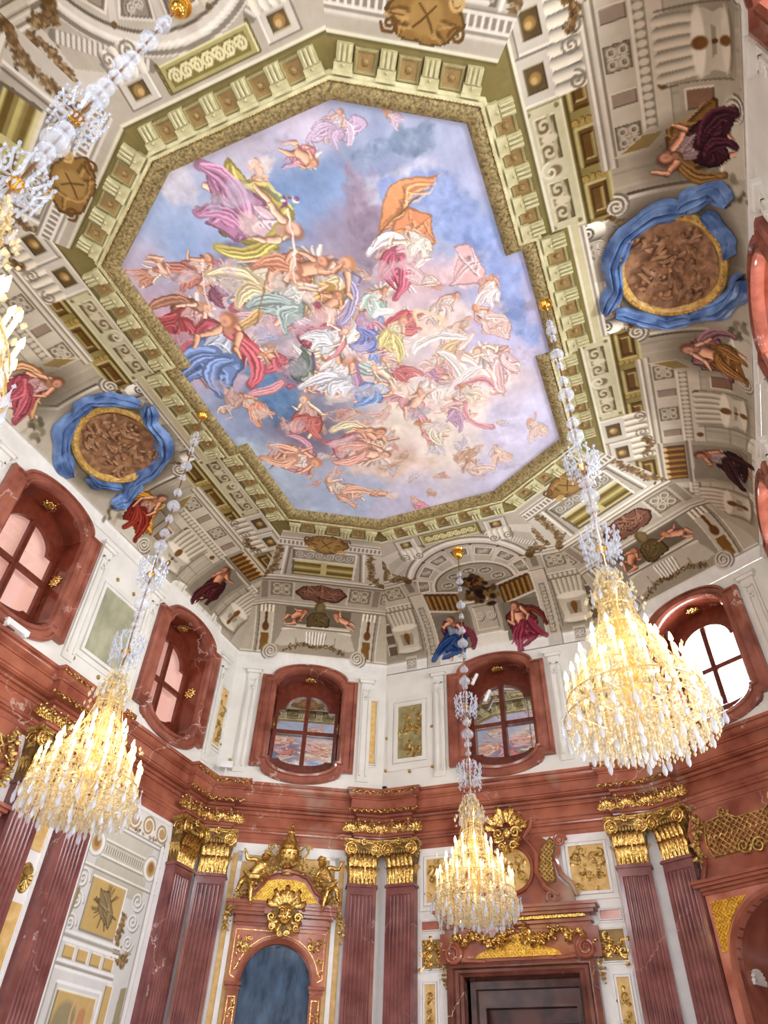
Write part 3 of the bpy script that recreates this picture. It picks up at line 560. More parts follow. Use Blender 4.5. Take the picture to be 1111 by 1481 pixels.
for s_ in SIDES:
    p, XYZ, nu_, nw_ = vault(s_, STEP); LIPW['DL'] = LIPW.get('DL') or 5.0
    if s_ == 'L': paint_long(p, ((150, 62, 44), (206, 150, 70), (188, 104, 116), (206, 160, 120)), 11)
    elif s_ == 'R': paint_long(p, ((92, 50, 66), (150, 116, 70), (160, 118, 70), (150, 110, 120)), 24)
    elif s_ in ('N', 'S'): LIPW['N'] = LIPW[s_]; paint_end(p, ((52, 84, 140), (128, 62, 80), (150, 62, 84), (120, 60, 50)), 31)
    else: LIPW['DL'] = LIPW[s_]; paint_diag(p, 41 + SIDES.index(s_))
    wv = p.T[1]; kk = (np.clip((wv - .34) / .1, 0, 1) * (1 - .45 * np.clip((wv - 2.9) / .7, 0, 1)))[:, None]        # the grisaille is a deeper stone tone than the plain white below it
    p.col = p.col * (1 - kk) + np.clip((162 + (p.col - 184) * 1.15) * np.array((1.01, .99, .945)), 0, 255) * kk
    gm = p.col.mean(1, keepdims=True); p.col = p.col * .86 + gm * .14
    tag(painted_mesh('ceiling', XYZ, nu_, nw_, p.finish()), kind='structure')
FIGS = """-0.72,-4.25 -0.55,-3.85 n n .95|0.07,-4.23 -0.16,-3.89 n n .95|-0.06,-3.92 -0.45,-3.46 n n 1|0.82,-3.72 0.47,-4.11 n 225,130,150 .9|0.06,-2.78 -1.09,-3.79 178,112,150 192,172,72 1|-2.66,-3.50 -2.51,-3.13 n n .9|-2.63,-3.22 -3.17,-3.07 192,122,92 n .95|-1.63,-3.01 -2.46,-2.79 186,106,86 n .95|-2.27,-2.30 -3.26,-1.98 165,52,56 150,90,60 1|-1.81,-1.73 -3.04,-0.52 96,126,186 190,72,82 1|-0.93,-1.97 -1.31,-2.58 120,136,130 n .9|0.70,-2.19 -0.52,-1.72 206,150,62 160,150,190 1|-0.39,-2.49 -1.61,-2.37 226,200,150 n .9|0.37,-2.19 -0.75,-2.13 196,120,84 n .9|2.18,-1.95 1.23,-1.46 196,82,106 236,226,222 1|1.93,-2.34 1.92,-1.77 236,220,196 n .9|2.24,-0.70 1.74,-0.32 230,196,186 n .8|3.00,-0.91 2.86,-0.28 236,214,210 n .8|2.31,0.46 2.85,1.15 226,176,172 n .85|0.70,-1.11 0.36,-0.64 190,110,150 n .95|0.86,-0.09 0.19,-0.45 112,124,192 190,140,150 1|0.23,-1.53 -0.48,-1.17 214,170,150 n .9|-0.57,-0.31 -0.82,-1.15 170,72,86 226,220,216 1|-1.10,0.28 -1.30,-0.48 92,112,98 110,90,120 1|0.40,0.85 -0.42,0.83 112,152,216 n 1|-0.28,1.69 -1.44,1.86 206,112,122 226,206,160 1|-1.47,0.32 -2.01,1.18 190,90,80 n 1|-2.74,-0.17 -2.56,0.52 222,142,112 n .95|-0.39,2.59 -1.30,2.12 220,150,130 n .9|-1.97,2.29 -2.85,1.54 222,152,120 190,130,150 .95|-2.16,2.81 -1.72,3.67 224,160,130 n .9|-1.32,3.66 -0.91,3.89 n n .85|-0.38,4.08 -0.26,4.53 220,130,140 n .7|1.24,3.34 1.54,3.88 232,190,170 n .6|1.91,3.11 2.00,3.69 232,180,160 n .6|2.80,2.60 2.89,3.21 232,190,170 n .55|0.94,1.05 0.43,1.64 n n .75|0.46,1.84 0.92,2.34 226,210,180 n .7|0.15,0.18 0.36,0.71 n n .85|-0.05,-0.22 -0.79,0.45 214,216,226 n .9|1.61,-4.30 1.19,-3.93 196,166,196 206,180,200 .75|2.12,-4.06 2.31,-3.82 214,180,196 n .6|2.02,-1.02 1.64,-1.35 226,180,180 n .8|1.11,-1.28 0.57,-1.01 190,210,196 n .85|1.26,-0.55 0.66,-0.16 214,196,120 n .85|1.63,1.20 1.95,1.67 232,205,180 n .6|-3.44,0.12 -2.94,-0.18 196,150,140 n .7|-0.77,1.64 -0.47,2.15 n n .85|-0.29,-2.18 -1.26,-1.71 150,170,165 n .9|-2.31,-2.60 -2.00,-2.19 120,60,80 n .9|0.04,-0.82 -0.68,-0.68 216,220,224 200,120,130 1|2.37,-0.32 2.64,0.18 230,186,176 n .8|-2.61,-2.99 -2.77,-3.41 n n .85|-1.89,-0.93 -1.51,-0.56 196,86,100 n .95|1.54,0.38 1.12,0.55 236,190,180 n .8"""
SKY = """-1.95,-3.93 150,170,205|-1.73,-4.61 185,180,195|-0.04,-4.58 185,178,195|1.05,-4.49 190,180,200|1.80,-3.72 150,162,192|0.81,-3.54 118,145,188|0.25,-3.38 112,142,188|2.81,-3.33 160,168,198|3.24,-2.66 165,170,205|2.77,-2.32 150,165,200|3.11,-1.72 138,158,206|3.42,-0.57 160,165,205|3.32,0.85 170,170,206|3.08,2.58 186,184,212|2.80,0.24 180,172,206|1.61,-1.27 212,180,184|-2.00,0.17 96,134,178|-1.42,-0.53 150,140,152|-3.61,0.57 150,165,202|-3.42,1.75 160,180,202|-2.06,3.30 160,175,206|-0.48,4.36 190,186,212|1.77,3.97 186,182,206|1.46,1.72 224,210,196|0.66,-0.16 216,196,190|-1.23,-2.55 120,110,130|-2.61,-1.83 196,166,180|-3.02,-2.39 190,150,166|1.07,-2.75 146,126,146|0.91,-1.81 142,127,148|-0.04,-1.44 192,166,166|-1.92,1.21 118,108,128|-0.30,2.49 212,190,180|-1.05,-3.58 150,168,206|-1.66,-3.57 140,165,208|1.98,-3.44 130,145,180|-2.65,-3.19 170,160,180|0.60,2.83 226,212,200|2.72,1.49 200,186,196"""
CLOUDS = """-1.19,-2.62 0.61 0.38 112,104,124|-1.72,-2.65 0.46 0.28 150,130,150|1.31,-3.12 0.31 0.40 150,128,146|1.22,-2.45 0.32 0.57 142,126,146|0.95,-1.70 0.28 0.43 150,134,150|-1.86,1.10 0.54 0.67 108,100,120|-1.22,0.23 0.46 0.43 150,140,156|2.60,-3.54 0.47 0.21 104,124,150|1.75,-3.60 0.32 0.17 128,146,176|-0.48,-3.83 0.48 0.26 186,178,190|2.25,-2.98 0.59 0.30 178,178,196|-1.45,-4.28 0.43 0.29 190,186,196|-0.69,-0.47 0.69 0.60 196,180,186|0.81,-0.52 0.57 0.48 224,196,192|0.54,1.62 1.05 0.67 228,214,196|2.09,1.49 0.83 0.52 222,200,194|-0.54,2.82 0.85 0.59 214,186,168|-2.32,3.85 1.20 0.52 170,186,212|-3.35,1.63 0.62 0.52 176,196,212|2.43,2.59 0.54 0.72 196,190,214|-2.99,-1.56 0.51 0.31 206,166,176|-2.87,-0.63 0.48 0.58 198,168,186|-0.88,-1.57 0.42 0.36 196,164,166|2.56,-1.17 0.44 0.36 226,190,190|1.73,-0.17 0.56 0.49 232,206,196|-2.06,0.27 0.51 0.62 84,124,172"""
CLOTHS = """1.43,-2.37 1.79,-2.97 2.22,-3.10 2.73,-3.00 2.52,-2.91 2.06,-2.68 1.60,-2.30;228,150,96|1.59,-2.27 2.05,-2.66 2.38,-2.40 2.28,-1.86 1.96,-1.79;222,140,92|2.49,-1.46 2.41,-1.70 2.78,-1.64 2.83,-1.28 2.79,-0.63 2.06,-0.91;224,178,178|2.37,-2.48 2.99,-2.33 3.31,-1.64 3.55,-0.70 3.53,0.13 3.27,-0.63 3.07,-1.32 2.43,-2.22;122,146,204|-1.29,-3.67 -0.82,-3.41 -0.58,-3.07 -0.45,-2.68 -0.79,-2.86 -1.18,-3.22;120,116,58|2.62,-0.03 3.07,0.15 2.91,0.59 2.44,0.31;222,182,172|2.63,1.01 2.79,1.41 2.85,0.67 2.62,0.58;216,160,150|-3.05,-2.21 -3.06,-1.37 -2.84,-0.85 -3.00,-0.68 -3.24,-1.33;150,130,110|-1.51,-0.56 -1.17,-0.65 -0.45,-0.16 -0.18,0.51 -0.63,0.22;178,74,86|-2.24,-0.84 -1.25,-0.68 -1.47,-0.44 -2.15,-0.47;206,96,112|-1.18,-0.44 0.03,-0.41 -0.05,0.22 -0.39,0.55 -0.96,0.10;222,216,214|0.94,-0.87 0.34,-1.10 0.63,-1.37 1.05,-1.12;150,186,170|-2.31,-2.87 -1.81,-3.21 -1.72,-3.00 -2.27,-2.58;190,104,84|0.03,0.70 0.37,1.56 0.69,1.74 0.36,0.83;106,148,220|1.17,-3.97 1.72,-4.22 1.84,-3.98 1.39,-3.81;200,172,200|0.88,-4.01 1.35,-4.37 1.54,-4.29 1.20,-3.89;206,182,206"""
# ------------------------------------------------------------------ the painted sky in the middle of the ceiling
PIC = [(1.48, -4.56), (3.31, -3.47), (3.31, -1.14), (3.6, -1.14), (3.6, 1.14), (3.31, 1.14), (3.31, 3.47), (1.48, 4.56), (-1.48, 4.56), (-3.31, 3.47), (-3.31, 1.14), (-3.6, 1.14), (-3.6, -1.14), (-3.31, -1.14), (-3.31, -3.47), (-1.48, -4.56)]
LIPN = [(1.6, -4.84), (3.58, -3.66), (3.58, -1.27), (3.87, -1.27), (3.87, 1.27), (3.58, 1.27), (3.58, 3.66), (1.6, 4.84)]
LIPN = LIPN + [(-x, -y) for x, y in LIPN]
xs, ys = np.arange(-3.66, 3.661, .0175), np.arange(-4.62, 4.621, .0175)
FX, FY = np.meshgrid(xs, ys); p = Paint(FX, FY, (170, 170, 200))
num = lambda t: [float(x) for x in t.split(',')]
D = 0; acc = 0
wx, wy = p.U + (vnoise(p.U, p.W, .9, 2) - .5) * .9, p.W + (vnoise(p.U, p.W, .9, 8) - .5) * .9
for it in SKY.split('|'):
    a, c = it.split(); u, w = num(a); k = 1 / ((wx - u) ** 2 + (wy - w) ** 2 + .02) ** 1.6; D = D + k; acc = acc + k[:, None] * np.array(num(c))
p.col = acc / D[:, None] + ((vnoise(p.U, p.W, 2.2, 5) - .5) * 34)[:, None]
p.warp((.12, .8), (.05, 2.4), (.025, 6.), (.012, 14.))
for i, it in enumerate(CLOUDS.split('|')):
    a, rx, ry, c = it.split(); u, w = num(a); p.cloud(u, w, float(rx), float(ry), num(c), .75, i)
for i, (u, w, ru, rw) in enumerate(((2.7, -2.3, .4, .6), (2.95, -1.5, .4, .6), (3.2, -.6, .3, .7), (3.2, .3, .3, .5), (2.2, -2.9, .5, .3))): p.cloud(u, w, ru, rw, (124, 146, 200), .75, 90 + i)
for i, it in enumerate(CLOTHS.split('|')):
    if i == 3: continue
    a, c = it.split(';'); p.cloth([num(q) for q in a.split()], num(c), 8, .88, i, .7)
fr_ = random.Random(3)
def figs(txt, s0):
    for i, it in enumerate(txt.split('|')):
        h, f, c1, c2, a = it.split(); c1, c2 = (None if c == 'n' else num(c) for c in (c1, c2))
        sk = [(226, 172, 146), (214, 150, 118), (236, 196, 172), (222, 160, 128)][i % 4]
        h, f = np.array(num(h)), np.array(num(f)); f = h + (f - h) * 1.22
        p.fig(h, f, sk, c1 and [x * .86 + 24 for x in c1], c2 and [x * .86 + 26 for x in c2], [(128, 76, 46), (96, 58, 40), (166, 112, 64)][i % 3], min(1., float(a) * 1.05), s0 + i, 1.25 if c1 is None else 1.05, (214, 196, 186) if i % 5 == 3 else None)
# small putti and faint company in the light parts of the sky, set out at random between the large groups
for i in range(70):
    u, w = fr_.uniform(-2.7, 2.9), fr_.uniform(-2.6, 4.0)
    if abs(u) + .6 * abs(w) > 4.0 or (u > 1.3 and w < -1.2): continue
    an = fr_.uniform(0, 6.3); L = fr_.uniform(.3, .6)
    p.fig((u, w), (u + L * math.cos(an), w + L * math.sin(an)), (230, 180, 156), fr_.choice([None, (222, 170, 160), (206, 150, 140), (200, 190, 200), (190, 150, 120)]), None, (140, 90, 60), .5, 300 + i, 1.2)
for i in range(44):                                  # the dense company in the middle
    t_ = fr_.uniform(0, 1); u, w = -1.9 + 3.7 * t_ + fr_.gauss(0, .35), -2.0 + 3.2 * t_ + fr_.gauss(0, .55); an = fr_.uniform(0, 6.3); L = fr_.uniform(.45, .85)
    cl = fr_.choice([(214, 150, 150), (196, 110, 110), (224, 206, 196), (206, 176, 130), (150, 160, 196), (176, 140, 164), (226, 190, 176), (160, 176, 168)])
    p.fig((u, w), (u + L * math.cos(an), w + L * math.sin(an)), (232, 184, 160), cl, fr_.choice([None, (226, 210, 204), (206, 160, 160)]), (140, 90, 60), .8, 400 + i, 1.1)
    p.cloud(u + fr_.uniform(-.3, .3), w + fr_.uniform(-.3, .3), .3, .2, fr_.choice([(214, 190, 192), (196, 178, 190), (230, 208, 194)]), .6, 140 + i)
for i in range(40):                                  # flying draperies among the company
    t_ = fr_.uniform(0, 1); u, w = -2.2 + 4.1 * t_ + fr_.gauss(0, .35), -2.1 + 3.3 * t_ + fr_.gauss(0, .6); an = fr_.uniform(0, 6.3); L = fr_.uniform(.5, 1.1); k_ = fr_.uniform(-.5, .5)
    c_ = fr_.choice([(206, 140, 146), (186, 88, 96), (232, 220, 212), (204, 164, 104), (128, 150, 200), (170, 130, 164), (228, 186, 172), (150, 170, 164), (236, 226, 222)])
    p.swoosh([(u, w), (u + L * .5 * math.cos(an) - k_ * L * math.sin(an), w + L * .5 * math.sin(an) + k_ * L * math.cos(an)), (u + L * math.cos(an), w + L * math.sin(an))], L * fr_.uniform(.16, .3), c_, .85, 7, 500 + i)
figs(FIGS, 1)
p.ell(1.62, -.38, .34, .17, (236, 204, 160), 1, .9, .1, .72)
for a, b, c in (((.1, -3.3), (-.45, -2.0), (226, 220, 210)), ((-1.9, -3.1), (-2.3, -2.2), (232, 226, 216)), ((-.9, -2.3), (-1.7, -1.5), (150, 110, 70)), ((2.3, -2.75), (1.2, -2.2), (120, 80, 50))): p.line([a, b], .025, c)
p.blobs([(-.95, -4.0), (-.85, -3.85)], .06, 12, [(120, 70, 100), (160, 110, 120), (90, 110, 80)]); p.blobs([(.05, -3.55), (.3, -3.3)], .08, 16, [(120, 70, 110), (236, 226, 220), (120, 150, 110)])
for i in range(40):                                  # wisps of cloud drifting over the feet of the groups
    h_, f_ = FIGS.split('|')[i % len(FIGS.split('|'))].split()[:2]; u, w = num(f_); p.cloud(u + fr_.uniform(-.2, .2), w + fr_.uniform(-.2, .2), fr_.uniform(.15, .32), fr_.uniform(.1, .2), fr_.choice([(206, 186, 190), (190, 176, 192), (226, 206, 192), (170, 160, 178)]), .6, 60 + i)
g_ = p.col.mean(1, keepdims=True); p.col = np.clip((p.col * .87 + g_ * .13) * 1.02 + 5, 0, 255)
col = p.finish(9.)
p.U, p.W = p.T
inside = np.zeros(len(p.U), bool); Q = [(x * 1.004 + math.copysign(.012, x), y * 1.004 + math.copysign(.012, y)) for x, y in PIC]; j = len(Q) - 1
for i in range(len(Q)):
    (x0, y0), (x1, y1) = Q[i], Q[j]
    if y0 != y1: inside ^= ((y0 > p.W) != (y1 > p.W)) & (p.U < (x1 - x0) * (p.W - y0) / (y1 - y0) + x0)
    j = i
fo = painted_mesh('ceiling_fresco', np.stack([p.U, p.W, np.full(len(p.U), 13.585)], -1), len(xs), len(ys), col, inside)
tag(fo, 'large pale blue ceiling painting of clouds and many draped figures inside the gold frame', 'ceiling painting')

# ------------------------------------------------------------------ frame of the ceiling painting
def poly_off(poly, d):
    out = []; n = len(poly)
    for i in range(n):
        a, b, c = (Vector(poly[(i + k) % n]) for k in (-1, 0, 1)); e, f = (b - a).normalized(), (c - b).normalized()
        n1, n2 = Vector((e.y, -e.x)), Vector((f.y, -f.x)); q = (n1 + n2) / (1 + n1.dot(n2)); out.append((b.x + q.x * d, b.y + q.y * d))
    return out
cf = thing('ceiling_frame', 'deep gold and pale green frame of brackets and coffers round the ceiling painting', 'frame', Matrix.Translation((0, 0, 13.6)))
def ringz(rows): return [[(x, y, z) for x, y in pl] for pl, z in rows]
lerp = lambda A, B, f: [(a[0] + (b[0] - a[0]) * f, a[1] + (b[1] - a[1]) * f) for a, b in zip(A, B)]
b = MB(); b.loft(ringz([(LIPN, -.10), (lerp(LIPN, PIC, .15), -.13), (lerp(LIPN, PIC, .5), -.14), (lerp(LIPN, PIC, .8), -.10), (lerp(LIPN, PIC, .97), -.05), (PIC, -.01)])); b.build('leaf_band', 'leafband', cf)
b = MB(); b.loft(ringz([(poly_off(LIPN, .11), -.005), (poly_off(LIPN, .11), -.07), (poly_off(LIPN, .07), -.09), (poly_off(LIPN, .05), -.13), (LIPN, -.14), (LIPN, -.09)])); b.build('lip_moulding', 'modillion', cf)
b = MB()
for i in range(len(LIPN)):
    a, c = Vector(LIPN[i]), Vector(LIPN[(i + 1) % len(LIPN)]); L = (c - a).length
    for k in range(int(L / .055)): q = a + (c - a) * ((k + .5) / int(L / .055)); b.octa((q.x, q.y, -.14), .018, .016)
o = b.build('bead_row', 'oldgold', cf); o['kind'] = 'stuff'
mod = MB(); mod.prism([(-.12, 0), (.12, 0), (.12, -.1), (-.12, -.1)], -.4, 0); mod.box(-.14, .14, -.16, 0, -.13, 0); mod.box(-.15, .15, -.05, .0, -.15, 0)
for x in (-.075, 0, .075): mod.tube([(x, -.4, -.1), (x, -.3, -.12), (x, -.18, -.12)], .026, 6)
mod.ball((0, -.13, -.14), .03)
cof = MB(); cof.loft([[(x * h, y * h - .2, z) for x, y in ((-1, -1), (1, -1), (1, 1), (-1, 1))] for h, z in ((.175, 0), (.175, -.06), (.15, -.075), (.13, -.07), (.125, -.045))])
cof2 = MB(); cof2.box(-.126, .126, -.326, -.074, -.05, -.04); cof2.ball((0, -.2, -.06), (.05, .05, .03)); cof2.ball((0, -.2, -.075), (.028, .028, .025))
for k in range(8): cof2.ball((.05 * math.cos(k * PI / 4), -.2 + .05 * math.sin(k * PI / 4), -.055), (.018, .018, .012), 6, 3)
m0 = c0 = None
for i in range(len(LIPN)):
    a, c = Vector(LIPN[i]), Vector(LIPN[(i + 1) % len(LIPN)]); L = (c - a).length
    if L < .5: continue
    d = (c - a) / L; nrm = Vector((d.y, -d.x)); n = max(3, round((L - .35) / .56)); ang = math.atan2(-nrm.x, nrm.y) + PI
    for k in range(2 * n + 1):
        q = a + d * (L * .5 + (k - n) * (L - .36) / (2 * n)) + nrm * .09; X = Matrix.Translation((q.x, q.y, 0)) @ Matrix.Rotation(ang, 4, 'Z')
        if k % 2 == 0:
            if m0 is None: m0 = mod.build('modillion', 'modillion', cf, X)
            else: z = m0.copy(); C.objects.link(z); z.parent = cf; z.matrix_local = X
        else:
            if c0 is None:
                c0 = cof.build('coffer', 'coffer', cf, X); cof2.build('rosette', 'brownpanel', c0)
            else:
                z = c0.copy(); C.objects.link(z); z.parent = cf; z.matrix_local = X
                r_ = c0.children[0].copy(); C.objects.link(r_); r_.parent = z

# ------------------------------------------------------------------ oval medallions on the cove
def vpt(s, u, w, h=0.):
    m, t, n, L = side(s, WOFF); i = float(np.interp(w, WW, INS)); z = float(np.interp(i, INS, ZZ)) if w > Z0 - ZB else ZB + w
    w2 = w + .01; i2 = float(np.interp(w2, WW, INS)); z2 = float(np.interp(i2, INS, ZZ)) if w2 > Z0 - ZB else ZB + w2
    tz, ti = z2 - z, i2 - i; q = math.hypot(tz, ti); p_ = m + t * u - n * i; nn = (-n * (tz / q)) * h
    return Vector((p_.x + nn.x, p_.y + nn.y, z - (ti / q) * h))
def conform(mb, s, cu, cw, root):
    inv = root.matrix_world.inverted(); mb.v = [tuple(inv @ vpt(s, cu + x, cw + y, h)) for x, y, h in mb.v]; return mb
for s_, lab in (('L', 'oval brown relief medallion with gold rim and blue drapery above the left wall windows'), ('R', 'oval brown relief medallion with gold rim and blue drapery high on the right')):
    c_ = vpt(s_, 0, 1.76); med = thing('oval_medallion', lab, 'medallion', Matrix.Translation(c_), 'oval medallions on the cove'); r = random.Random(4)
    el = lambda rr, k=48: [(1.0 * rr * math.cos(2 * PI * i / k), .93 * rr * math.sin(2 * PI * i / k)) for i in range(k)]
    b = MB(); rings = [[(x, y, .05 + .03 * math.sin(7 * x * rr + 3 * y) * math.cos(6 * y + 2 * x)) for x, y in el(rr)] for rr in (.86, .7, .52, .34, .18, .05)]; b.loft(rings, True, False); b.f.append(tuple(range(len(b.v) - 48, len(b.v))))
    for i in range(64):
        x, y = r.uniform(-.66, .66), r.uniform(-.56, .56); an = r.uniform(0, 6.3); L = r.uniform(.1, .26)
        b.tube([(x + L * k * math.cos(an) + .05 * math.sin(3 * k + i), y + L * k * math.sin(an), .07) for k in (-.6, -.2, .2, .6)], [.02, .05, .06, .02], 6)
        if i % 4 == 0: b.ball((x + .1, y + .1, .09), .05)
    conform(b, s_, 0, 1.76, med).build('relief_disc', 'bronze', med)
    b = MB(); b.loft([[(x, y, h) for x, y in el(rr)] for rr, h in ((1.04, 0), (1.04, .06), (1.0, .1), (.93, .1), (.88, .06), (.85, .03))])
    for i in range(64): a = 2 * PI * i / 64; b.ball((.975 * math.cos(a), .905 * math.sin(a), .095), (.035, .035, .035), 6, 4)
    conform(b, s_, 0, 1.76, med).build('gadrooned_rim', 'framegold', med)
    def swag(path, wd, seed, hh=.16):
        rr = random.Random(seed); rows = []; n = len(path)
        P_ = [Vector(q) for q in path]; K = 26
        for k in range(K + 1):
            f = k / K * (n - 1); i = min(int(f), n - 2); q = P_[i].lerp(P_[i + 1], f - i); d = (P_[min(i + 1, n - 1)] - P_[max(i, 0)]).normalized(); nn = Vector((-d.y, d.x)); W_ = wd * (1 + .16 * math.sin(k * .55 + seed)) * min(1, .35 + min(k, K - k) / 4)
            rows.append([(q.x + nn.x * W_ * g, q.y + nn.y * W_ * g, .02 + hh * (1 - g * g) * (.55 + .7 * abs(math.sin(5.5 * g + .1 * k + seed)))) for g in [-1 + .125 * j for j in range(17)]])
        return rows
    b = MB()
    for path, wd, sd in (([(-.62, 1.28), (-.2, .98), (.3, .98), (.75, .72), (1.02, .2), (1.05, -.35)], .2, 1), ([(-.7, 1.1), (-1.0, .66), (-1.2, .2), (-1.1, -.3)], .17, 2), ([(-1.1, -.2), (-.95, -.7), (-.55, -1.1), (-.1, -1.35)], .22, 3), ([(1.05, -.2), (1.3, -.75), (1.15, -1.1)], .2, 5), ([(.95, -.6), (.5, -1.0), (.2, -1.02)], .12, 6)): b.loft(swag(path, wd, sd), False)
    conform(b, s_, 0, 1.76, med).build('blue_drapery', 'bluecloth', med, ang=60)['label'] = 'blue drapery'

# ------------------------------------------------------------------ walls
def outline(hw, zb, zt, sh, rise, drop, y, n=18, uc=0, zc=0):
    pts = [(-hw, zb)] + [(sh * -math.cos(PI * i / n), zb - drop * math.sin(PI * i / n)) for i in range(n + 1)] + [(hw, zb), (hw, zt)] + [(sh * math.cos(PI * i / n), zt + rise * math.sin(PI * i / n)) for i in range(n + 1)] + [(-hw, zt)]
    return [(x + uc, y, z - zc) for x, z in pts]
WO, WI = (1.36, 9.14, 11.78, 1.07, .44, .40), (.92, 9.46, 11.5, .88, .48, .42)
wmix = lambda f: tuple(a + (b - a) * f for a, b in zip(WO, WI))
HOLE = (1.15, 9.3, 11.65, .98, .42, .38)
WINS = dict(L=(-5.1, 0, 5.1), DL=(0,), N=(0,), DR=(0,), R=(-5.1, 0, 5.1), FR=(0,), S=(0,), FL=(0,))  # FR, S and FL ones are out of view, put in as light sources
def wall_poly(name, s, off, z0, z1, holes, mat):
    m, t, n, L = side(s, off); outer = [Vector((-L / 2, 0, z0)), Vector((L / 2, 0, z0)), Vector((L / 2, 0, z1)), Vector((-L / 2, 0, z1))]
    loops = [outer] + [[Vector(q) for q in h] for h in holes]; flat = [(v.x, 0, v.z) for lp in loops for v in lp]
    tri = geometry.tessellate_polygon([[Vector((v.x, v.z, 0)) for v in lp] for lp in loops])
    b = MB(); b.add(flat, tri); o = b.build(name, mat); o.matrix_world = place(s, off); return tag(o, kind='structure')
LOWHOLE = dict(R=(5.1, 0), S=(0,), FL=(0,), FR=(0,))
for s_ in SIDES:
    wall_poly('wall_' + WALLNAME[s_], s_, WOFF, 8.6, ZB + .02, [outline(*HOLE, 0, uc=u) for u in WINS[s_]], 'cream')
    lows = [[(u - 1, 0, .9), (u + 1, 0, .9), (u + 1, 0, 5.2), (u - 1, 0, 5.2)] for u in LOWHOLE.get(s_, ())]
    if s_ in ('DR', 'L'): lows = [[(-1.08, 0, .02), (1.08, 0, .02)] + [(1.08 * math.cos(PI * i / 16), 0, 4.45 + 1.1 * math.sin(PI * i / 16)) for i in range(17)]]
    if s_ == 'N': lows = [[(-1.2, 0, .02), (1.2, 0, .02), (1.2, 0, 4.58), (-1.2, 0, 4.58)]]
    wall_poly('wall_lower_' + WALLNAME[s_], s_, .42, 0, 7.3, lows, 'white')
b = MB(); A, B, l, e = octagon(.9); b.add([(-A, -l, 0), (-A, l, 0), (-e, B, 0), (e, B, 0), (A, l, 0), (A, -l, 0), (e, -B, 0), (-e, -B, 0)], [tuple(range(8))]); tag(b.build('floor', 'floor'), kind='structure')

# windows
def make_window(s, uc, idx, kind):
    w = thing('window_%d' % idx, None, None, place(s, WOFF, uc, 10.4), None, 'structure'); zc = 10.4
    O = lambda f, y: outline(*wmix(f), y, zc=zc)
    b = MB(); b.loft([O(0, .02), O(0, -.12), O(.12, -.15), O(.22, -.15), O(.28, -.09), O(.6, -.09), O(.68, -.13), O(.85, -.15), O(.97, -.1), O(1, -.03), O(1, .05)]); b.build('surround', 'surround', w)
    b = MB(); b.loft([outline(*WI, .04, zc=zc), outline(*WI, .6, zc=zc)]); rv = b.build('reveal', 'reveal', w)
    for x, z, rx in ((0, 11.92, 0), (-.9, 10.5, 1), (.9, 10.5, -1)):
        b = MB(); b.ball((0, 0, 0), (.06, .05, .06))
        for k in range(8): a = k * PI / 4; b.ball((.085 * math.cos(a), 0, .085 * math.sin(a)), (.05, .03, .04), 6, 4)
        for k in range(8): a = k * PI / 4 + .4; b.ball((.14 * math.cos(a), 0, .12 * math.sin(a)), (.035, .02, .03), 6, 4)
        X = Matrix.Translation((x, .3, z - zc)) @ (Matrix.Rotation(PI / 2, 4, 'X') if not rx else Matrix.Rotation(PI / 2, 4, 'Z')); b.build('rosette', 'gold', w, X)['label'] = 'gilded rosette'
    g1 = outline(.80, 9.62, 11.05, .62, .47, .14, .5, zc=zc); b = MB(); b.loft([outline(*WI, .52, zc=zc), outline(.9, 9.5, 11.25, .75, .5, .3, .5, zc=zc), g1, [(x, .6, z) for x, y, z in g1]]); b.build('window_frame', 'wood', w)
    b = MB(); b.box(-.06, .06, .49, .58, 9.5 - zc, 11.5 - zc); b.box(-.8, .8, .495, .575, 10.4 - zc - .055, 10.4 - zc + .055)
    for x in (-.02, .0, .02): b.tube([(x, .485, 9.5 - zc), (x, .485, 11.5 - zc)], .008, 4)
    b.build('mullion', 'wood', w)
    b = MB(); b.prism([(x, z) for x, y, z in outline(.82, 9.6, 11.08, .63, .48, .15, 0, zc=zc)], .585, .595); b.build('pane', 'mirrorpane' if kind == 'mirror' else 'clearpane', w)
    if kind == 'blind': b = MB(); b.box(-1.05, 1.05, .75, .77, 8.9 - zc, 12.1 - zc); b.build('roller_blind', 'blind', w)['label'] = 'pale pink blind behind the glass'
    if kind == 'mirror': b = MB(); b.box(-1.05, 1.05, .62, .64, 8.9 - zc, 12.1 - zc); b.build('back_board', 'dark', w)
    return w
k = 0
SKYW = []
for s_ in SIDES:
    for u in WINS[s_]:
        k += 1; kind = 'mirror' if s_ in ('DL', 'N') else 'blind' if s_ == 'L' else 'sky'; make_window(s_, u, k, kind)
        if kind in ('sky', 'blind'): SKYW.append((s_, WOFF, u, 10.45, 2.0, 2.9, kind))
for s_, us in LOWHOLE.items():  # out-of-view low windows, added to bring in daylight
    for u in us:
        k += 1; w = thing('window_%d' % k, None, None, place(s_, .42, u, 3.05), None, 'structure')
        b = MB(); b.box(-1.1, -.95, -.05, .2, -2.2, 2.2); b.box(.95, 1.1, -.05, .2, -2.2, 2.2); b.box(-1.1, 1.1, -.05, .2, 2.05, 2.25); b.box(-1.1, 1.1, -.05, .2, -2.25, -2.05)
        for x in (-.5, 0, .5): b.box(x - .03, x + .03, .05, .12, -2.1, 2.1)
        for z in (-1, 0, 1): b.box(-1, 1, .05, .12, z - .03, z + .03)
        b.build('window_frame', 'white', w); b = MB(); b.box(-1, 1, .13, .14, -2.1, 2.1); b.build('pane', 'clearpane', w); SKYW.append((s_, .42, u, 3.05, 2.1, 4.4, 'sky'))

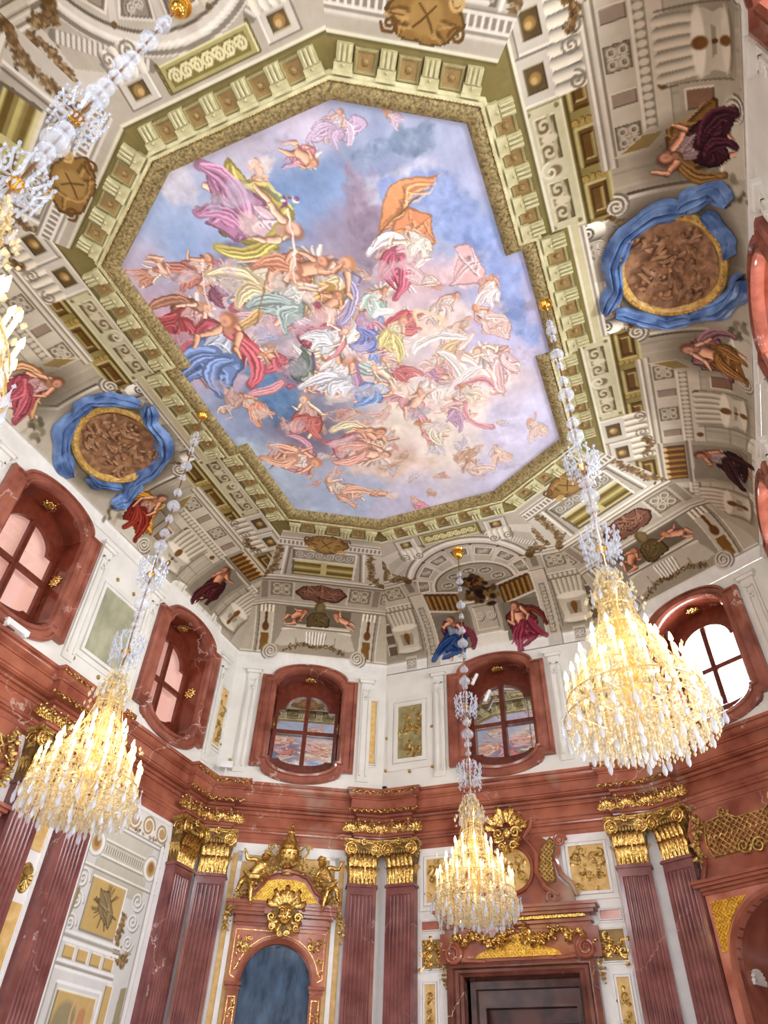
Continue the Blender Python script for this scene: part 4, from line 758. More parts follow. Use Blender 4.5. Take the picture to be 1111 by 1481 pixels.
# ---- entablature: one profile carried round the hall, breaking forward over the pilasters
BREAK = dict(L=[(-9, -6.25), (-3.78, -1.48), (1.48, 3.78), (6.25, 9)], DL=[(-9, -1.22), (1.22, 9)], N=[(-9, -2.12), (2.12, 9)])
BREAK['R'] = BREAK['L']; BREAK['S'] = BREAK['N']
for s_ in ('DR', 'FR', 'FL'): BREAK[s_] = BREAK['DL']
JOG = .18
path = []
for s_ in SIDES:
    m0_, t_, n_, L0 = side(s_, 0); m1_, _, _, L1 = side(s_, JOG)
    for u0, u1 in BREAK[s_]:
        if u0 > -8: path += [m1_ + t_ * u0, m0_ + t_ * u0]
        if u1 < 8: path += [m0_ + t_ * u1, m1_ + t_ * u1]
        else: path.append(m0_ + t_ * (L0 / 2))
path = [(v.x, v.y) for v in path]
def sweep(prof):                                     # prof: (distance towards the wall from the lip, height)
    rows = []
    for d, z in prof: rows.append([(x, y, z) for x, y in poly_off(path, -d)])
    b = MB(); b.loft(rows); return b
so = Vector(poly_off([(0, 0), (1, 0), (1, 1), (0, 1)], .1)[0])
CORN = [(.6, 8.75), (.0, 8.72), (0, 8.65), (.035, 8.645), (.035, 8.61), (.045, 8.57), (.08, 8.53), (.12, 8.505), (.12, 8.48), (.15, 8.475), (.15, 8.45), (.135, 8.44), (.135, 8.25), (.16, 8.245), (.16, 8.2), (.19, 8.19), (.19, 8.175), (.3, 8.17), (.32, 8.12), (.37, 8.1)]
FRZ = [(.37, 8.1), (.37, 8.05), (.35, 8.045), (.345, 8.01), (.38, 8.0), (.36, 7.93), (.32, 7.82), (.31, 7.74), (.34, 7.7), (.3, 7.695), (.25, 7.68)]
ARCH = [(.25, 7.68), (.25, 7.62), (.29, 7.615), (.3, 7.58), (.35, 7.56), (.35, 7.45), (.375, 7.445), (.375, 7.28), (.6, 7.265)]
def flipsign(prof): return prof
i_ = 0
for nm, pr in (('trim_1', CORN), ('trim_2', FRZ), ('trim_3', ARCH)): tag(sweep(pr).build(nm, 'marble'), kind='structure')
# ------------------------------------------------------------------ pilasters
ZP = 6.43
def make_pilaster():
    root = thing('pilaster', 'x', 'pilaster')
    hw, dp, mg, nf = .35, .26, .075, 6; fw = (2 * hw - 2 * mg) / nf; sec = [(-hw, 0), (-hw, -dp), (-hw + mg, -dp)]
    for i in range(nf):
        x0 = -hw + mg + fw * i; r = fw * .41; c = x0 + fw / 2
        sec += [(c + r * math.cos(a), -dp + r * 1.05 * math.sin(a)) for a in [PI - PI * j / 6 for j in range(7)]]
    sec += [(hw - mg, -dp), (hw, -dp), (hw, 0)]
    b = MB(); b.loft([[(x, y, z) for x, y in sec] for z in (.9, ZP - .16)], False)
    for i in range(nf):
        c = -hw + mg + fw * (i + .5); r = fw * .41; b.add([(c + r * math.cos(PI * j / 6), -dp + .002, ZP - .16 + .7 * r * math.sin(PI * j / 6)) for j in range(7)], [tuple(range(7))])
    b.box(-hw, hw, -dp, 0, ZP - .16, ZP); b.build('shaft', 'pilaster', root)
    b = MB(); b.box(-.38, .38, -dp - .04, 0, ZP, ZP + .045); b.box(-.36, .36, -dp - .02, 0, ZP + .045, ZP + .07); b.build('necking', 'pilaster', root)
    b = MB(); b.box(-.46, .46, -.36, 0, .3, .6); b.box(-.42, .42, -.32, 0, .6, .8); b.box(-.38, .38, -.29, 0, .8, .9); b.build('base', 'pilaster', root)
    cap = MB(); z0 = ZP + .07; cap.loft([[(-w, 0, z), (-w, -y, z), (w, -y, z), (w, 0, z)] for w, y, z in ((.33, .24, z0), (.34, .25, z0 + .35), (.38, .29, z0 + .6), (.42, .33, z0 + .93))], False)
    rr = random.Random(2)
    for row, (zz, n, L, w) in enumerate(((z0, 7, .36, .05), (z0 + .12, 6, .5, .052))):
        for i in range(n):
            x = -.33 + .66 * (i + .5) / n; cap.leaf((x, -.265 - .02 * row, zz), (0, -1, 0), (rr.uniform(-.06, .06), -.08, 1), L, w * .9, .32)
    for i in range(3): cap.leaf((-.33, -.05 - .08 * i, z0), (-1, 0, 0), (0, 0, 1), .4, .06, .3); cap.leaf((.33, -.05 - .08 * i, z0), (1, 0, 0), (0, 0, 1), .4, .06, .3)
    for i in range(14): cap.tube([(-.31 + .62 * i / 13, -.26, z0), (-.31 + .62 * i / 13, -.275, z0 + .2)], .014, 5)
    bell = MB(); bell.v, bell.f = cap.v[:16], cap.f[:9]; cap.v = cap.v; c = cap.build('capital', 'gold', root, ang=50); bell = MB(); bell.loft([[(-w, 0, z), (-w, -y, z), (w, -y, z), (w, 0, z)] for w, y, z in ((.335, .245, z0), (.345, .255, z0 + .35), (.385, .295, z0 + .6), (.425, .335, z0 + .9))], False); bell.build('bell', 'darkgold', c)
    v = MB(); v.box(-.40, .40, -.30, -.1, z0 + .58, z0 + .66)
    for k in range(9): v.ball((-.26 + .065 * k, -.34, z0 + .70), (.028, .03, .05), 6, 4)
    v.tube([(-.3 + .06 * k, -.36, z0 + .78 + .03 * math.sin(k * 1.6)) for k in range(11)], .022, 5); v.build('egg_and_dart', 'oldgold', c)
    for s in (-1, 1):
        b = MB(); b.spiral(s * .30, z0 + .74, .165, 2.3, -.36, .03, -s, PI / 2, 7); b.ball((s * .30, -.38, z0 + .74), (.05, .04, .05)); b.lathe([(.001, 0), (.15, 0), (.15, .03), (.001, .03)], 16, X=Matrix.Translation((s * .30, -.33, z0 + .74)) @ Matrix.Rotation(PI / 2, 4, 'X'))
        b.spiral(s * .43, z0 + .74, .15, 2, 0, .02, 1, 0, 6, X=Matrix.Translation((s * .43, -.2, z0 + .74)) @ Matrix.Rotation(PI / 2, 4, 'Z') @ Matrix.Translation((-s * .43, 0, -z0 - .74))); b.build('volute', 'gold', c)
    b = MB(); b.loft([[(-.47, 0, z), (-.47, -.4, z), (-.2, -.34, z), (.2, -.34, z), (.47, -.4, z), (.47, 0, z)] if k != 1 else [(-.44, 0, z), (-.44, -.37, z), (-.2, -.32, z), (.2, -.32, z), (.44, -.37, z), (.44, 0, z)] for k, z in enumerate((z0 + .89, z0 + .92, z0 + .94, z0 + .975))], True, True); b.build('abacus', 'oldgold', c)
    b = MB()
    for k in range(7): a = k * 2 * PI / 7; b.ball((.06 * math.cos(a), -.37, z0 + .92 + .06 * math.sin(a)), (.035, .03, .035), 6, 4)
    b.ball((0, -.4, z0 + .92), .035); b.build('fleuron', 'gold', c)
    return root
pil = make_pilaster()
PIL = [('L', -3.28, 'dark red fluted pilaster on the left wall, cut by the frame edge'), ('L', 1.97, 'dark red fluted pilaster at the left picture edge beside the ochre strip'), ('L', 3.28, 'dark red fluted pilaster left of the painted wall panel, behind the left chandelier'),
       ('L', 6.75, 'dark red fluted pilaster right of the painted wall panel'), ('DL', -1.77, 'dark red fluted pilaster on the left of the blue arched mirror'), ('DL', 1.77, 'dark red fluted pilaster on the right of the blue arched mirror'),
       ('N', -2.66, 'dark red fluted pilaster on the left of the tall doorway'), ('N', 2.66, 'dark red fluted pilaster on the right of the tall doorway'), ('DR', -1.77, 'dark red fluted pilaster left of the arched marble niche at the right picture edge')]
for i, (s, u, lab) in enumerate(PIL[1:]):
    X = place(s, .42, u)
    if i == 0: pil.matrix_world = X; pil['label'] = lab; pil['group'] = 'fluted pilasters'
    else: copy_tree(pil, None, X, lab)
# white and ochre strip between paired pilasters
b = MB(); b.box(-.26, .26, -.03, 0, .9, 7.2)
for s in (-1, 1): b.box(s * .2 - .03, s * .2 + .03, -.05, 0, .9, 7.2)
st = b.build('wall_strip', 'white', X=None); st.matrix_world = place('L', .42, 2.63); tag(st, 'white panelled strip with ochre fields between two pilasters by the left edge', 'wall panel')
for z0, z1 in ((5.6, 7.0), (2.0, 4.75)): b = MB(); b.box(-.14, .14, -.045, 0, z0, z1); b.build('ochre_field', 'ochre', st)
b = MB(); b.lathe([(.001, 0), (.15, .02), (.17, .0)], 20)
for k in range(14): a = 2 * PI * k / 14; b.tube([(.03 * math.cos(a), .03 * math.sin(a), .02), (.13 * math.cos(a), .13 * math.sin(a), .03)], [.008, .022], 5)
b.build('rosette', 'oldgold', st, Matrix.Translation((0, -.03, 5.15)) @ Matrix.Diagonal((1, 1, 1.5, 1)) @ Matrix.Rotation(PI / 2, 4, 'X'))
for s, o in (('DL', -1), ('DL', 1), ('DR', -1)):
    m, t, n, L = side(s, .42); b = MB(); b.box(-.085, .085, -.02, .0, .9, 6.35); q = b.build('white_strip', 'cream'); q.matrix_world = place(s, .27, o * (L / 2 - .19)); tag(q, 'narrow white strip in the corner between two pilasters %s' % ('left of the blue mirror' if o < 0 and s == 'DL' else 'right of the blue mirror' if s == 'DL' else 'right of the tall doorway'), 'wall strip', 'corner strips')

# gilded sprigs on the frieze and leaf edging on the cornice above each pair of pilasters
pal = MB()
for k in range(-3, 4): a = k * .42; pal.leaf((.02 * k, -.02, .02), (math.sin(a) * .3, -1, 0), (math.sin(a), -.1, math.cos(a)), .2 - .015 * abs(k), .035, .25)
for x in (-.12, .12): pal.spiral(x, .05, .06, 1.3, -.03, .016, 1 if x > 0 else -1, PI / 2, 5)
for x, z in ((0, .28), (-.12, .2), (.12, .2), (0, .1)): pal.ball((x, -.05, z), (.028, .028, .035), 6, 4)
sp2 = MB(); sp2.tube([(0, -.03, 0), (.015, -.035, .14), (0, -.03, .3)], .01, 5)
for x, z, q in ((0, .31, .035), (-.05, .24, .025), (.05, .24, .025), (0, .05, .045), (-.04, .03, .03), (.04, .03, .03), (-.045, .13, .02), (.045, .13, .02)): sp2.ball((x, -.04, z), (q, .025, q), 6, 4)
P0 = S0 = None
def frieze(segs, lab):
    global P0, S0
    s0, ua, ub = segs[0]; root = thing('gilded_frieze', lab, 'gilded ornament', place(s0, 0, (ua + ub) / 2, 7.72), 'gilded frieze ornaments'); inv = root.matrix_world.inverted(); r = random.Random(9)
    for s, u0, u1 in segs:
        n = max(2, round((u1 - u0) / .2))
        for i in range(n + 1):
            X = inv @ place(s, .34, u0 + (u1 - u0) * i / n, 7.71); big = i % 2 == 0
            if big and P0 is None: P0 = pal.build('palmette', 'gold', root, X, 50)
            elif not big and S0 is None: S0 = sp2.build('sprig', 'oldgold', root, X, 50)
            else: c = (P0 if big else S0).copy(); C.objects.link(c); c.parent = root; c.matrix_local = X
        for zz, off in ((8.62, .01), (8.2, .125)):
            b = MB(); k = int((u1 - u0 + .25) / .035)
            for j in range(k):
                x = u0 - .12 + (u1 - u0 + .24) * (j + .5) / k; b.ball((x, -.02, .025 * math.sin(j * 1.3)), (r.uniform(.014, .032), .03, r.uniform(.014, .045)), 6, 4, Matrix.Translation((0, 0, 0)))
            o = b.build('leaf_edging', 'gold', root, inv @ place(s, off, 0, zz)); o['kind'] = 'stuff'
frieze([('L', 1.62, 3.64)], 'gilded sprigs and leaf edging on the cornice above the left edge pilasters')
frieze([('L', 6.42, side('L', .28)[3] / 2 - .05), ('DL', -side('DL', .28)[3] / 2 + .05, -1.42)], 'gilded sprigs and leaf edging on the cornice left of the blue mirror')
frieze([('DL', 1.42, side('DL', .28)[3] / 2 - .05), ('N', -side('N', .28)[3] / 2 + .05, -2.32)], 'gilded sprigs and leaf edging on the cornice between mirror and doorway')
frieze([('N', 2.32, side('N', .28)[3] / 2 - .05), ('DR', -side('DR', .28)[3] / 2 + .05, -1.42)], 'gilded sprigs and leaf edging on the cornice right of the doorway')

# ------------------------------------------------------------------ panels on the walls
def relief(b, u0, u1, z0, z1, seed, y=-.03, sc=1., n=None):
    r = random.Random(seed); W, H = u1 - u0, z1 - z0; n = n or int(W * H * 55 / sc ** 2) + 5
    for i in range(n):
        x, z = u0 + W * r.uniform(.08, .92), z0 + H * r.uniform(.08, .92); k = r.random()
        if k < .4: b.spiral(x, z, r.uniform(.05, .11) * sc, 1.3, y, .018 * sc, r.choice((-1, 1)), r.uniform(0, 6.3), 5)
        elif k < .8: a = r.uniform(0, 6.3); b.leaf((x, y, z), (0, -1, 0), (math.cos(a), 0, math.sin(a)), r.uniform(.1, .18) * sc, .04 * sc, .3)
        else: b.ball((x, y - .02, z), (.03 * sc, .03, .03 * sc), 6, 4)
    return b
def frame_box(b, u0, u1, z0, z1, w, y0, y1):
    b.box(u0 - w, u0, y0, y1, z0 - w, z1 + w); b.box(u1, u1 + w, y0, y1, z0 - w, z1 + w); b.box(u0, u1, y0, y1, z1, z1 + w); b.box(u0, u1, y0, y1, z0 - w, z0)
def wall_panel(name, label, s, off, u0, u1, z0, z1, field, orn=None, seed=1, fw=.09, cat='wall panel', group=None, frm='white', sc=1., n=None):
    cu, cz = (u0 + u1) / 2, (z0 + z1) / 2; w, h = (u1 - u0) / 2, (z1 - z0) / 2; root = thing(name, label, cat, place(s, off, cu, cz), group)
    b = MB(); b.box(-w, w, -.02, 0, -h, h); b.build('field', field, root)
    b = MB(); frame_box(b, -w, w, -h, h, fw * .35, -.05, 0); frame_box(b, -w - fw * .5, w + fw * .5, -h - fw * .5, h + fw * .5, fw * .5, -.03, 0); b.build('panel_frame', frm, root)
    if orn: b = MB(); relief(b, -w, w, -h, h, seed, sc=sc, n=n); b.build('relief', orn, root, ang=50)
    return root
# attic storey
wall_panel('marble_inset', 'large plain greygreen marble panel between the two left wall windows', 'L', WOFF, 1.95, 3.08, 9.42, 11.02, 'greenpanel', fw=.22, frm='cream', group='attic panels')
wall_panel('marble_inset', 'large greygreen marble panel left of the nearer left window', 'L', WOFF, -3.08, -1.95, 9.42, 11.02, 'greenpanel', fw=.22, frm='cream', group='attic panels out of frame')
wall_panel('gilded_relief', 'tall gold trophy panel between the mirror window and the doorway window', 'N', WOFF, -2.82, -2.12, 9.56, 11.06, 'coffer', 'oldgold', 3, .3, 'relief panel', 'attic gilt panels', 'cream', 1.1, 40)
wall_panel('gilded_relief', 'tall gold trophy panel hidden partly behind the right chandelier', 'N', WOFF, 2.12, 2.82, 9.56, 11.06, 'coffer', 'oldgold', 4, .3, 'relief panel', 'attic gilt panels', 'cream', 1.1, 40)
wall_panel('gilded_relief', 'narrow gold relief panel in the corner right of the second left window', 'L', WOFF, 6.88, 7.2, 9.5, 11.1, 'ochre', 'brownpanel', 5, .12, 'relief panel', 'attic gilt panels', 'cream', 1., 16)
wall_panel('ochre_strip', 'narrow ochre strip panel left of the gold trophy panel', 'DL', WOFF, 1.75, 1.93, 9.45, 11.28, 'ochre', None, 1, .08, 'wall panel', None, 'cream')
for s in SIDES[:5]:
    m, t, n, L = side(s, WOFF); b = MB()
    for u in WINS[s]:
        for q in (-1.62, 1.62):
            if abs(u + q) < L / 2 - .1: b.box(u + q - .15, u + q + .15, -.06, 0, 8.95, 11.8); b.box(u + q - .1, u + q - .06, -.1, 0, 9.1, 11.6); b.box(u + q + .06, u + q + .1, -.1, 0, 9.1, 11.6); b.box(u + q - .1, u + q + .1, -.1, 0, 11.56, 11.6); b.box(u + q - .2, u + q + .2, -.12, 0, 11.8, 11.88); b.box(u + q - .24, u + q + .24, -.16, 0, 11.88, 11.95); b.spiral(u + q, 11.35, .09, 1.5, -.08, .03)
    b.box(-L / 2, L / 2, -.06, 0, 8.7, 8.9); b.box(-L / 2, L / 2, -.03, 0, 8.9, 8.96)
    o = b.build('wall_moulding_' + WALLNAME[s], 'cream'); o.matrix_world = place(s, WOFF); tag(o, kind='structure')
bo = MB()
for k in range(7): a = k * 2 * PI / 7; bo.ball((.03 * math.cos(a), -.02, .03 * math.sin(a)), (.022, .02, .022), 6, 3)
bo.ball((0, -.03, 0), .022); B0 = None
for s, u, z, lab in (('N', -3.15, 9.3, 'small round stud low on the wall left of the gold trophy panel'), ('N', -1.85, 9.25, 'small round stud low on the wall right of the gold trophy panel'), ('N', -2.47, 9.2, 'small round stud under the gold trophy panel'), ('N', -3.15, 10.2, 'small round stud beside the ochre strip'), ('N', -1.85, 10.35, 'small round stud beside the doorway window at mid height'),
                     ('L', 1.8, 9.1, 'small round stud under the greygreen panel, near its left corner'), ('L', 2.6, 9.08, 'small round stud under the greygreen panel, near its middle'), ('L', 2.2, 11.4, 'small round stud above the greygreen panel on the left'), ('L', 2.8, 11.4, 'small round stud above the greygreen panel on the right'), ('DL', -1.85, 9.25, 'small round stud below the narrow gold panel in the left corner'), ('N', 1.85, 9.3, 'small round stud on the wall between doorway window and right chandelier')):
    X = place(s, WOFF, u, z)
    if B0 is None: B0 = bo.build('wall_stud', 'oldgold'); c = B0; B0.matrix_world = X
    else: c = B0.copy(); C.objects.link(c); c.matrix_world = X
    tag(c, lab, 'stud', 'wall studs')

# painted wall panel on the left wall (grisaille architecture, trophy and urn)
PU0, PU1, PZ0, PZ1 = 3.78, 6.22, .9, 7.22
w_, h_ = np.arange(PU0, PU1, .014), np.arange(PZ0, PZ1, .018); UU, VV = np.meshgrid(w_, h_); p = Paint(UU, VV, (214, 214, 212)); c = 5.0
p.rect(3.78, 6.22, 6.72, 7.2, (226, 224, 218)); p.rect(4.2, 5.85, 5.5, 6.6, (190, 186, 170), 1, (206, 202, 188))
for w in (5.75, 6.0, 6.3, 6.62, 6.7): p.line([(3.8, w), (6.2, w)], .03, (158, 152, 136)); p.line([(3.8, w + .04), (6.2, w + .04)], .03, (238, 237, 234))
p.dentils((4.35, 6.12), (5.75, 6.12), 20, .03, .1, (222, 218, 206), (150, 144, 126))
for x in (4.1, 5.9): p.ell(x, 6.2, .26, .26, (236, 236, 234)); p.ell(x, 6.2, .26, .26, (170, 166, 154), 1, 0, .05, .88); p.ell(x, 6.2, .14, .16, (186, 152, 98)); p.ell(x, 6.22, .08, .1, (150, 112, 66))
for i in range(5):
    x = 4.0 + .5 * i; p.ell(x, 6.97, .22, .2, (236, 235, 230)); p.spiral(x, 6.97, .22, 2, .05, (176, 150, 112), 1 if i % 2 else -1); p.ell(x, 6.97, .09, .09, (196, 160, 112)); p.garland([(x + .1, 6.76), (x + .4, 6.78)], .05, 8)
p.rect(4.3, 5.3, 4.72, 5.62, (196, 166, 106)); p.frame(4.28, 5.32, 4.7, 5.64, .04, (140, 132, 112), (238, 236, 230)); r = random.Random(8)
for i in range(34): a = r.uniform(0, 6.3); L = r.uniform(.25, .46); p.line([(4.8, 5.17), (4.8 + L * math.cos(a), 5.17 + L * math.sin(a) * .9)], .05, r.choice([(118, 98, 62), (150, 128, 88), (96, 80, 54)]), 1, .4, 1.)
p.cloth([(4.55, 5.5), (4.85, 5.45), (5.12, 5.1), (5.05, 4.85), (4.75, 5.0), (4.6, 5.2)], (140, 122, 86), 7, 1, 2)
for x, sg in ((4.02, 1), (5.75, -1)):
    for k in range(3): p.spiral(x, 5.5 - .38 * k, .2 - .02 * k, 1.8, .045, (160, 156, 144), sg); p.spiral(x - .02, 5.52 - .38 * k, .2 - .02 * k, 1.8, .03, (240, 240, 238), sg)
p.garland([(5.45, 5.2), (5.4, 4.8), (5.48, 4.5), (5.7, 4.42), (5.8, 4.55)], .09, 70); p.line([(3.98, 5.3), (3.9, 4.8)], .1, (150, 134, 96))
for w, c_ in ((4.62, (238, 238, 238)), (4.55, (168, 164, 154)), (4.48, (240, 240, 240)), (4.16, (238, 238, 238)), (4.1, (160, 156, 146)), (4.05, (236, 236, 236))): p.line([(3.8, w), (5.55, w)], .05, c_)
for i in range(4): p.rect(4.05 + .38 * i, 4.33 + .38 * i, 4.22, 4.42, (204, 172, 112)); p.frame(4.05 + .38 * i, 4.33 + .38 * i, 4.22, 4.42, .025, (150, 128, 88), (240, 238, 232))
p.rect(4.2, 5.25, 1.2, 3.75, (198, 170, 112)); p.frame(4.12, 5.33, 1.1, 3.85, .05, (170, 166, 156), (240, 240, 240)); p.frame(4.2, 5.25, 1.2, 3.75, .04, (140, 126, 92), (236, 232, 220))
p.ell(4.55, 3.25, .3, .36, (150, 140, 108)); p.ell(4.42, 2.9, .2, .28, (132, 122, 96)); p.ell(4.4, 2.9, .15, .2, (176, 164, 130), 1, 0, .2, .7); p.cloth([(4.72, 3.2), (5.2, 3.2), (5.15, 2.2), (4.9, 1.6), (4.7, 2.3)], (186, 150, 104), 8, 1, 4)
p.ell(4.96, 3.2, .26, .1, (206, 172, 124)); p.ell(4.96, 3.4, .12, .16, (190, 140, 100))
for i in range(8): p.line([(4.76 + .055 * i, 3.1), (4.8 + .045 * i, 2.5)], .035, (222, 186, 136), .9, 0, 1)
for x in (4.75, 5.15): p.arc(x, 3.45, .08, .22, 0, 6.3, .045, (204, 172, 126))
for z0, z1 in ((3.3, 4.0), (1.3, 2.9)): p.rect(5.42, 5.62, z0, z1, (204, 174, 116)); p.frame(5.42, 5.62, z0, z1, .03, (150, 130, 92), (240, 238, 232))
p.ell(5.52, 3.2, .1, .08, (140, 132, 104)); p.ell(5.52, 3.0, .1, .08, (140, 132, 104)); p.poly([(5.86, 4.0), (6.02, 4.05), (6.05, 3.0), (5.9, 2.7), (5.82, 3.0)], (160, 150, 118)); p.line([(3.86, .9), (3.86, 6.7)], .1, (240, 240, 240)); p.line([(6.14, .9), (6.14, 6.7)], .1, (240, 240, 240)); p.line([(3.93, .9), (3.93, 6.7)], .03, (166, 162, 152)); p.line([(6.06, .9), (6.06, 6.7)], .03, (166, 162, 152))
m, t, n, L = side('L', .395); XX, YY = m.x + t.x * p.U, m.y + t.y * p.U
o = painted_mesh('wall_painting', np.stack([XX, YY, p.W], -1), len(w_), len(h_), p.finish(5.)); tag(o, 'tall grey and ochre painted panel with trophy and urn beneath the left chandelier', 'painted panel')
# ------------------------------------------------------------------ sculpture helpers
def skin_body(name, mat, chain, parent=None, X=None, label=None):
    """one continuous body grown round a skeleton: chain = {joint: (pos, radius, parent joint)}"""
    names = list(chain); me = bpy.data.meshes.new(name); me.from_pydata([chain[k][0] for k in names], [(names.index(chain[k][2]), i) for i, k in enumerate(names) if chain[k][2]], [])
    o = bpy.data.objects.new(name, me); C.objects.link(o); me.materials.append(M[mat]); o.modifiers.new('skin', 'SKIN'); me.skin_vertices.new() if not me.skin_vertices else None
    for i, k in enumerate(names): me.skin_vertices[0].data[i].radius = (chain[k][1],) * 2; me.skin_vertices[0].data[i].use_root = i == 0
    q = o.modifiers.new('smooth', 'SUBSURF'); q.levels = q.render_levels = 2; o.modifiers['skin'].use_smooth_shade = True
    if parent: o.parent = parent
    if X is not None: o.matrix_world = X
    if label: tag(o, label, 'statue')
    return o
def putto(label, X, sx):
    J = dict(hip=((0, 0, .42), .10, None), belly=((.02 * sx, -.03, .56), .115, 'hip'), chest=((.05 * sx, -.02, .72), .10, 'belly'), neck=((.06 * sx, -.03, .83), .05, 'chest'), head=((.07 * sx, -.05, .93), .09, 'neck'), crown=((.07 * sx, -.04, 1.01), .07, 'head'),
             s1=((-.1 * sx, -.03, .77), .055, 'chest'), e1=((-.26 * sx, -.1, .66), .045, 's1'), h1=((-.36 * sx, -.14, .78), .03, 'e1'), f1=((-.42 * sx, -.15, .82), .018, 'h1'), s2=((.18 * sx, -.02, .76), .055, 'chest'), e2=((.3 * sx, -.06, .6), .045, 's2'), h2=((.2 * sx, -.18, .5), .032, 'e2'), f2=((.15 * sx, -.2, .47), .018, 'h2'),
             k1=((-.12 * sx, -.16, .26), .07, 'hip'), a1=((-.1 * sx, -.1, .05), .045, 'k1'), t1=((-.12 * sx, -.19, .01), .03, 'a1'), k2=((.14 * sx, -.14, .2), .07, 'hip'), a2=((.26 * sx, -.12, -.02), .042, 'k2'), t2=((.3 * sx, -.19, -.06), .028, 'a2'))
    o = skin_body('putto_statue', 'gold', J, None, X, label)
    b = MB(); r = random.Random(5)
    for i in range(40): a, q = r.uniform(0, 6.3), r.uniform(0, 1); b.ball((.07 * sx + .1 * math.cos(a) * q, -.03 + .1 * math.sin(a) * q, .98 + .07 * (1 - q)), .03, 6, 4)
    b.build('hair', 'oldgold', o); b = MB(); hy = -.05 - .09
    for e in (-.035, .035): b.ball((.07 * sx + e, hy + .005, .945), (.014, .012, .01), 6, 4)
    b.ball((.07 * sx, hy - .01, .92), (.016, .025, .02), 6, 4); b.ball((.07 * sx, hy + .005, .885), (.025, .012, .01), 6, 4); b.build('face', 'gold', o)
    b = MB(); b.tube([(-.16 * sx, -.2, .42), (0, -.22, .36), (.14 * sx, -.16, .45), (.22 * sx, -.02, .5)], [.05, .08, .07, .04], 7); b.build('sash', 'oldgold', o); return o
def garland_mesh(pts, r, seed, dens=60):
    b = MB(); q = random.Random(seed); P_ = [Vector(x) for x in pts]
    for i in range(dens):
        f = q.uniform(0, len(P_) - 1.001); j = int(f); c = P_[j].lerp(P_[j + 1], f - j) + Vector((q.gauss(0, r * .4), q.gauss(0, r * .25) - r * .3, q.gauss(0, r * .4)))
        if i % 3: b.ball(c, q.uniform(.25, .45) * r, 6, 4)
        else: a = q.uniform(0, 6.3); b.leaf(c, (0, -1, 0), (math.cos(a), -.2, math.sin(a)), r * 1.1, r * .35, .4)
    return b
def lattice(b, poly, y, p=.075, r=.006):
    from math import floor
    def ins(x, z):
        k = False; j = len(poly) - 1
        for i in range(len(poly)):
            (x0, z0), (x1, z1) = poly[i], poly[j]
            if z0 != z1 and (z0 > z) != (z1 > z) and x < (x1 - x0) * (z - z0) / (z1 - z0) + x0: k = not k
            j = i
        return k
    x0, x1 = min(q[0] for q in poly), max(q[0] for q in poly); z0, z1 = min(q[1] for q in poly), max(q[1] for q in poly); i = 0
    z = z0
    while z < z1:
        x = x0 + (p / 2 if i % 2 else 0)
        while x < x1:
            if ins(x, z):
                b.ball((x, y - .006, z), (p * .15, .012, p * .15), 6, 3)
                for d in (-1, 1):
                    if ins(x + d * p / 2, z + p / 2): b.tube([(x, y, z), (x + d * p / 2, y, z + p / 2)], r, 4, cap=False)
            x += p
        z += p / 2; i += 1
    return b
arc_ = lambda cx, cz, r, a0, a1, n=20: [(cx + r * math.cos(a0 + (a1 - a0) * i / n), cz + r * math.sin(a0 + (a1 - a0) * i / n)) for i in range(n + 1)]
def step_cornice(b, u0, u1, rows, back=0.):
    for w, d, z0, z1 in rows: b.box(u0 - w, u1 + w, -d, back, z0, z1)

# ------------------------------------------------------------------ arched mirror with its gilded crowning, left diagonal wall
X = place('DL', .42); por = thing('arched_mirror', 'arched dark blue mirror in a pink marble surround with gold filigree and curved pediment', 'mirror', X)
b = MB(); b.prism([(-1.06, 4.42), (-.8, 4.42)] + arc_(0, 4.42, .8, PI, 0) + [(1.06, 4.42), (1.06, 5.52), (-1.06, 5.52)], -.16, 0); b.build('spandrel_panel', 'pink', por)
b = MB(); b.loft([[(x, -y, z) for x, z in arc_(0, 4.42, r, PI, 0, 28)] for r, y in ((.86, .16), (.86, .2), (.8, .21), (.76, .18), (.75, .05))], False); b.build('archivolt', 'marble', por)
for s in (-1, 1):
    b = MB(); b.box(*sorted((s * .76, s * 1.02)), -.18, 0, .9, 4.36); b.box(*sorted((s * .72, s * 1.08)), -.22, 0, 4.36, 4.42); b.box(*sorted((s * .74, s * 1.05)), -.2, 0, 4.28, 4.33); pr = b.build('pier', 'marble', por)
    b = MB(); frame_box(b, *sorted((s * .82, s * .96)), 2.0, 4.15, .015, -.19, -.17); relief(b, *sorted((s * .82, s * .96)), 3.3, 4.1, 3 + s, -.185, .7, 10); b.build('gold_inlay', 'gold', pr)
    b = MB(); q = [(s * 1.0, 4.55), (s * 1.0, 5.42), (s * .12, 5.42)]; b.tube([(x, -.17, z) for x, z in q], .013, 4); b.tube([(x, -.17, z) for x, z in arc_(0, 4.42, .93, PI * (.5 - s * .42), PI * .5, 14)], .013, 4)
    b.tube([(s * 1.0, -.17, 4.55), (s * .9, -.17, 4.5)], .013, 4); relief(b, *sorted((s * .62, s * .96)), 4.98, 5.36, 11 + s, -.18, .9, 12); relief(b, *sorted((s * .86, s * .98)), 4.6, 4.95, 21 + s, -.18, .6, 6); b.build('filigree', 'gold', por)
b = MB(); step_cornice(b, -1.02, 1.02, ((.02, .2, 5.5, 5.56), (.06, .24, 5.56, 5.62), (.04, .22, 5.62, 5.7), (.14, .3, 5.7, 5.76), (.2, .35, 5.76, 5.84), (.25, .39, 5.84, 5.9), (.28, .42, 5.9, 5.96))); b.box(-.42, .42, -.46, -.3, 5.7, 5.96); b.build('cornice', 'marble', por)
b = MB(); up = arc_(0, 5.96, .62, PI, 0, 18); up = [(x * 1.0, 5.96 + (z - 5.96) * .95) for x, z in up]
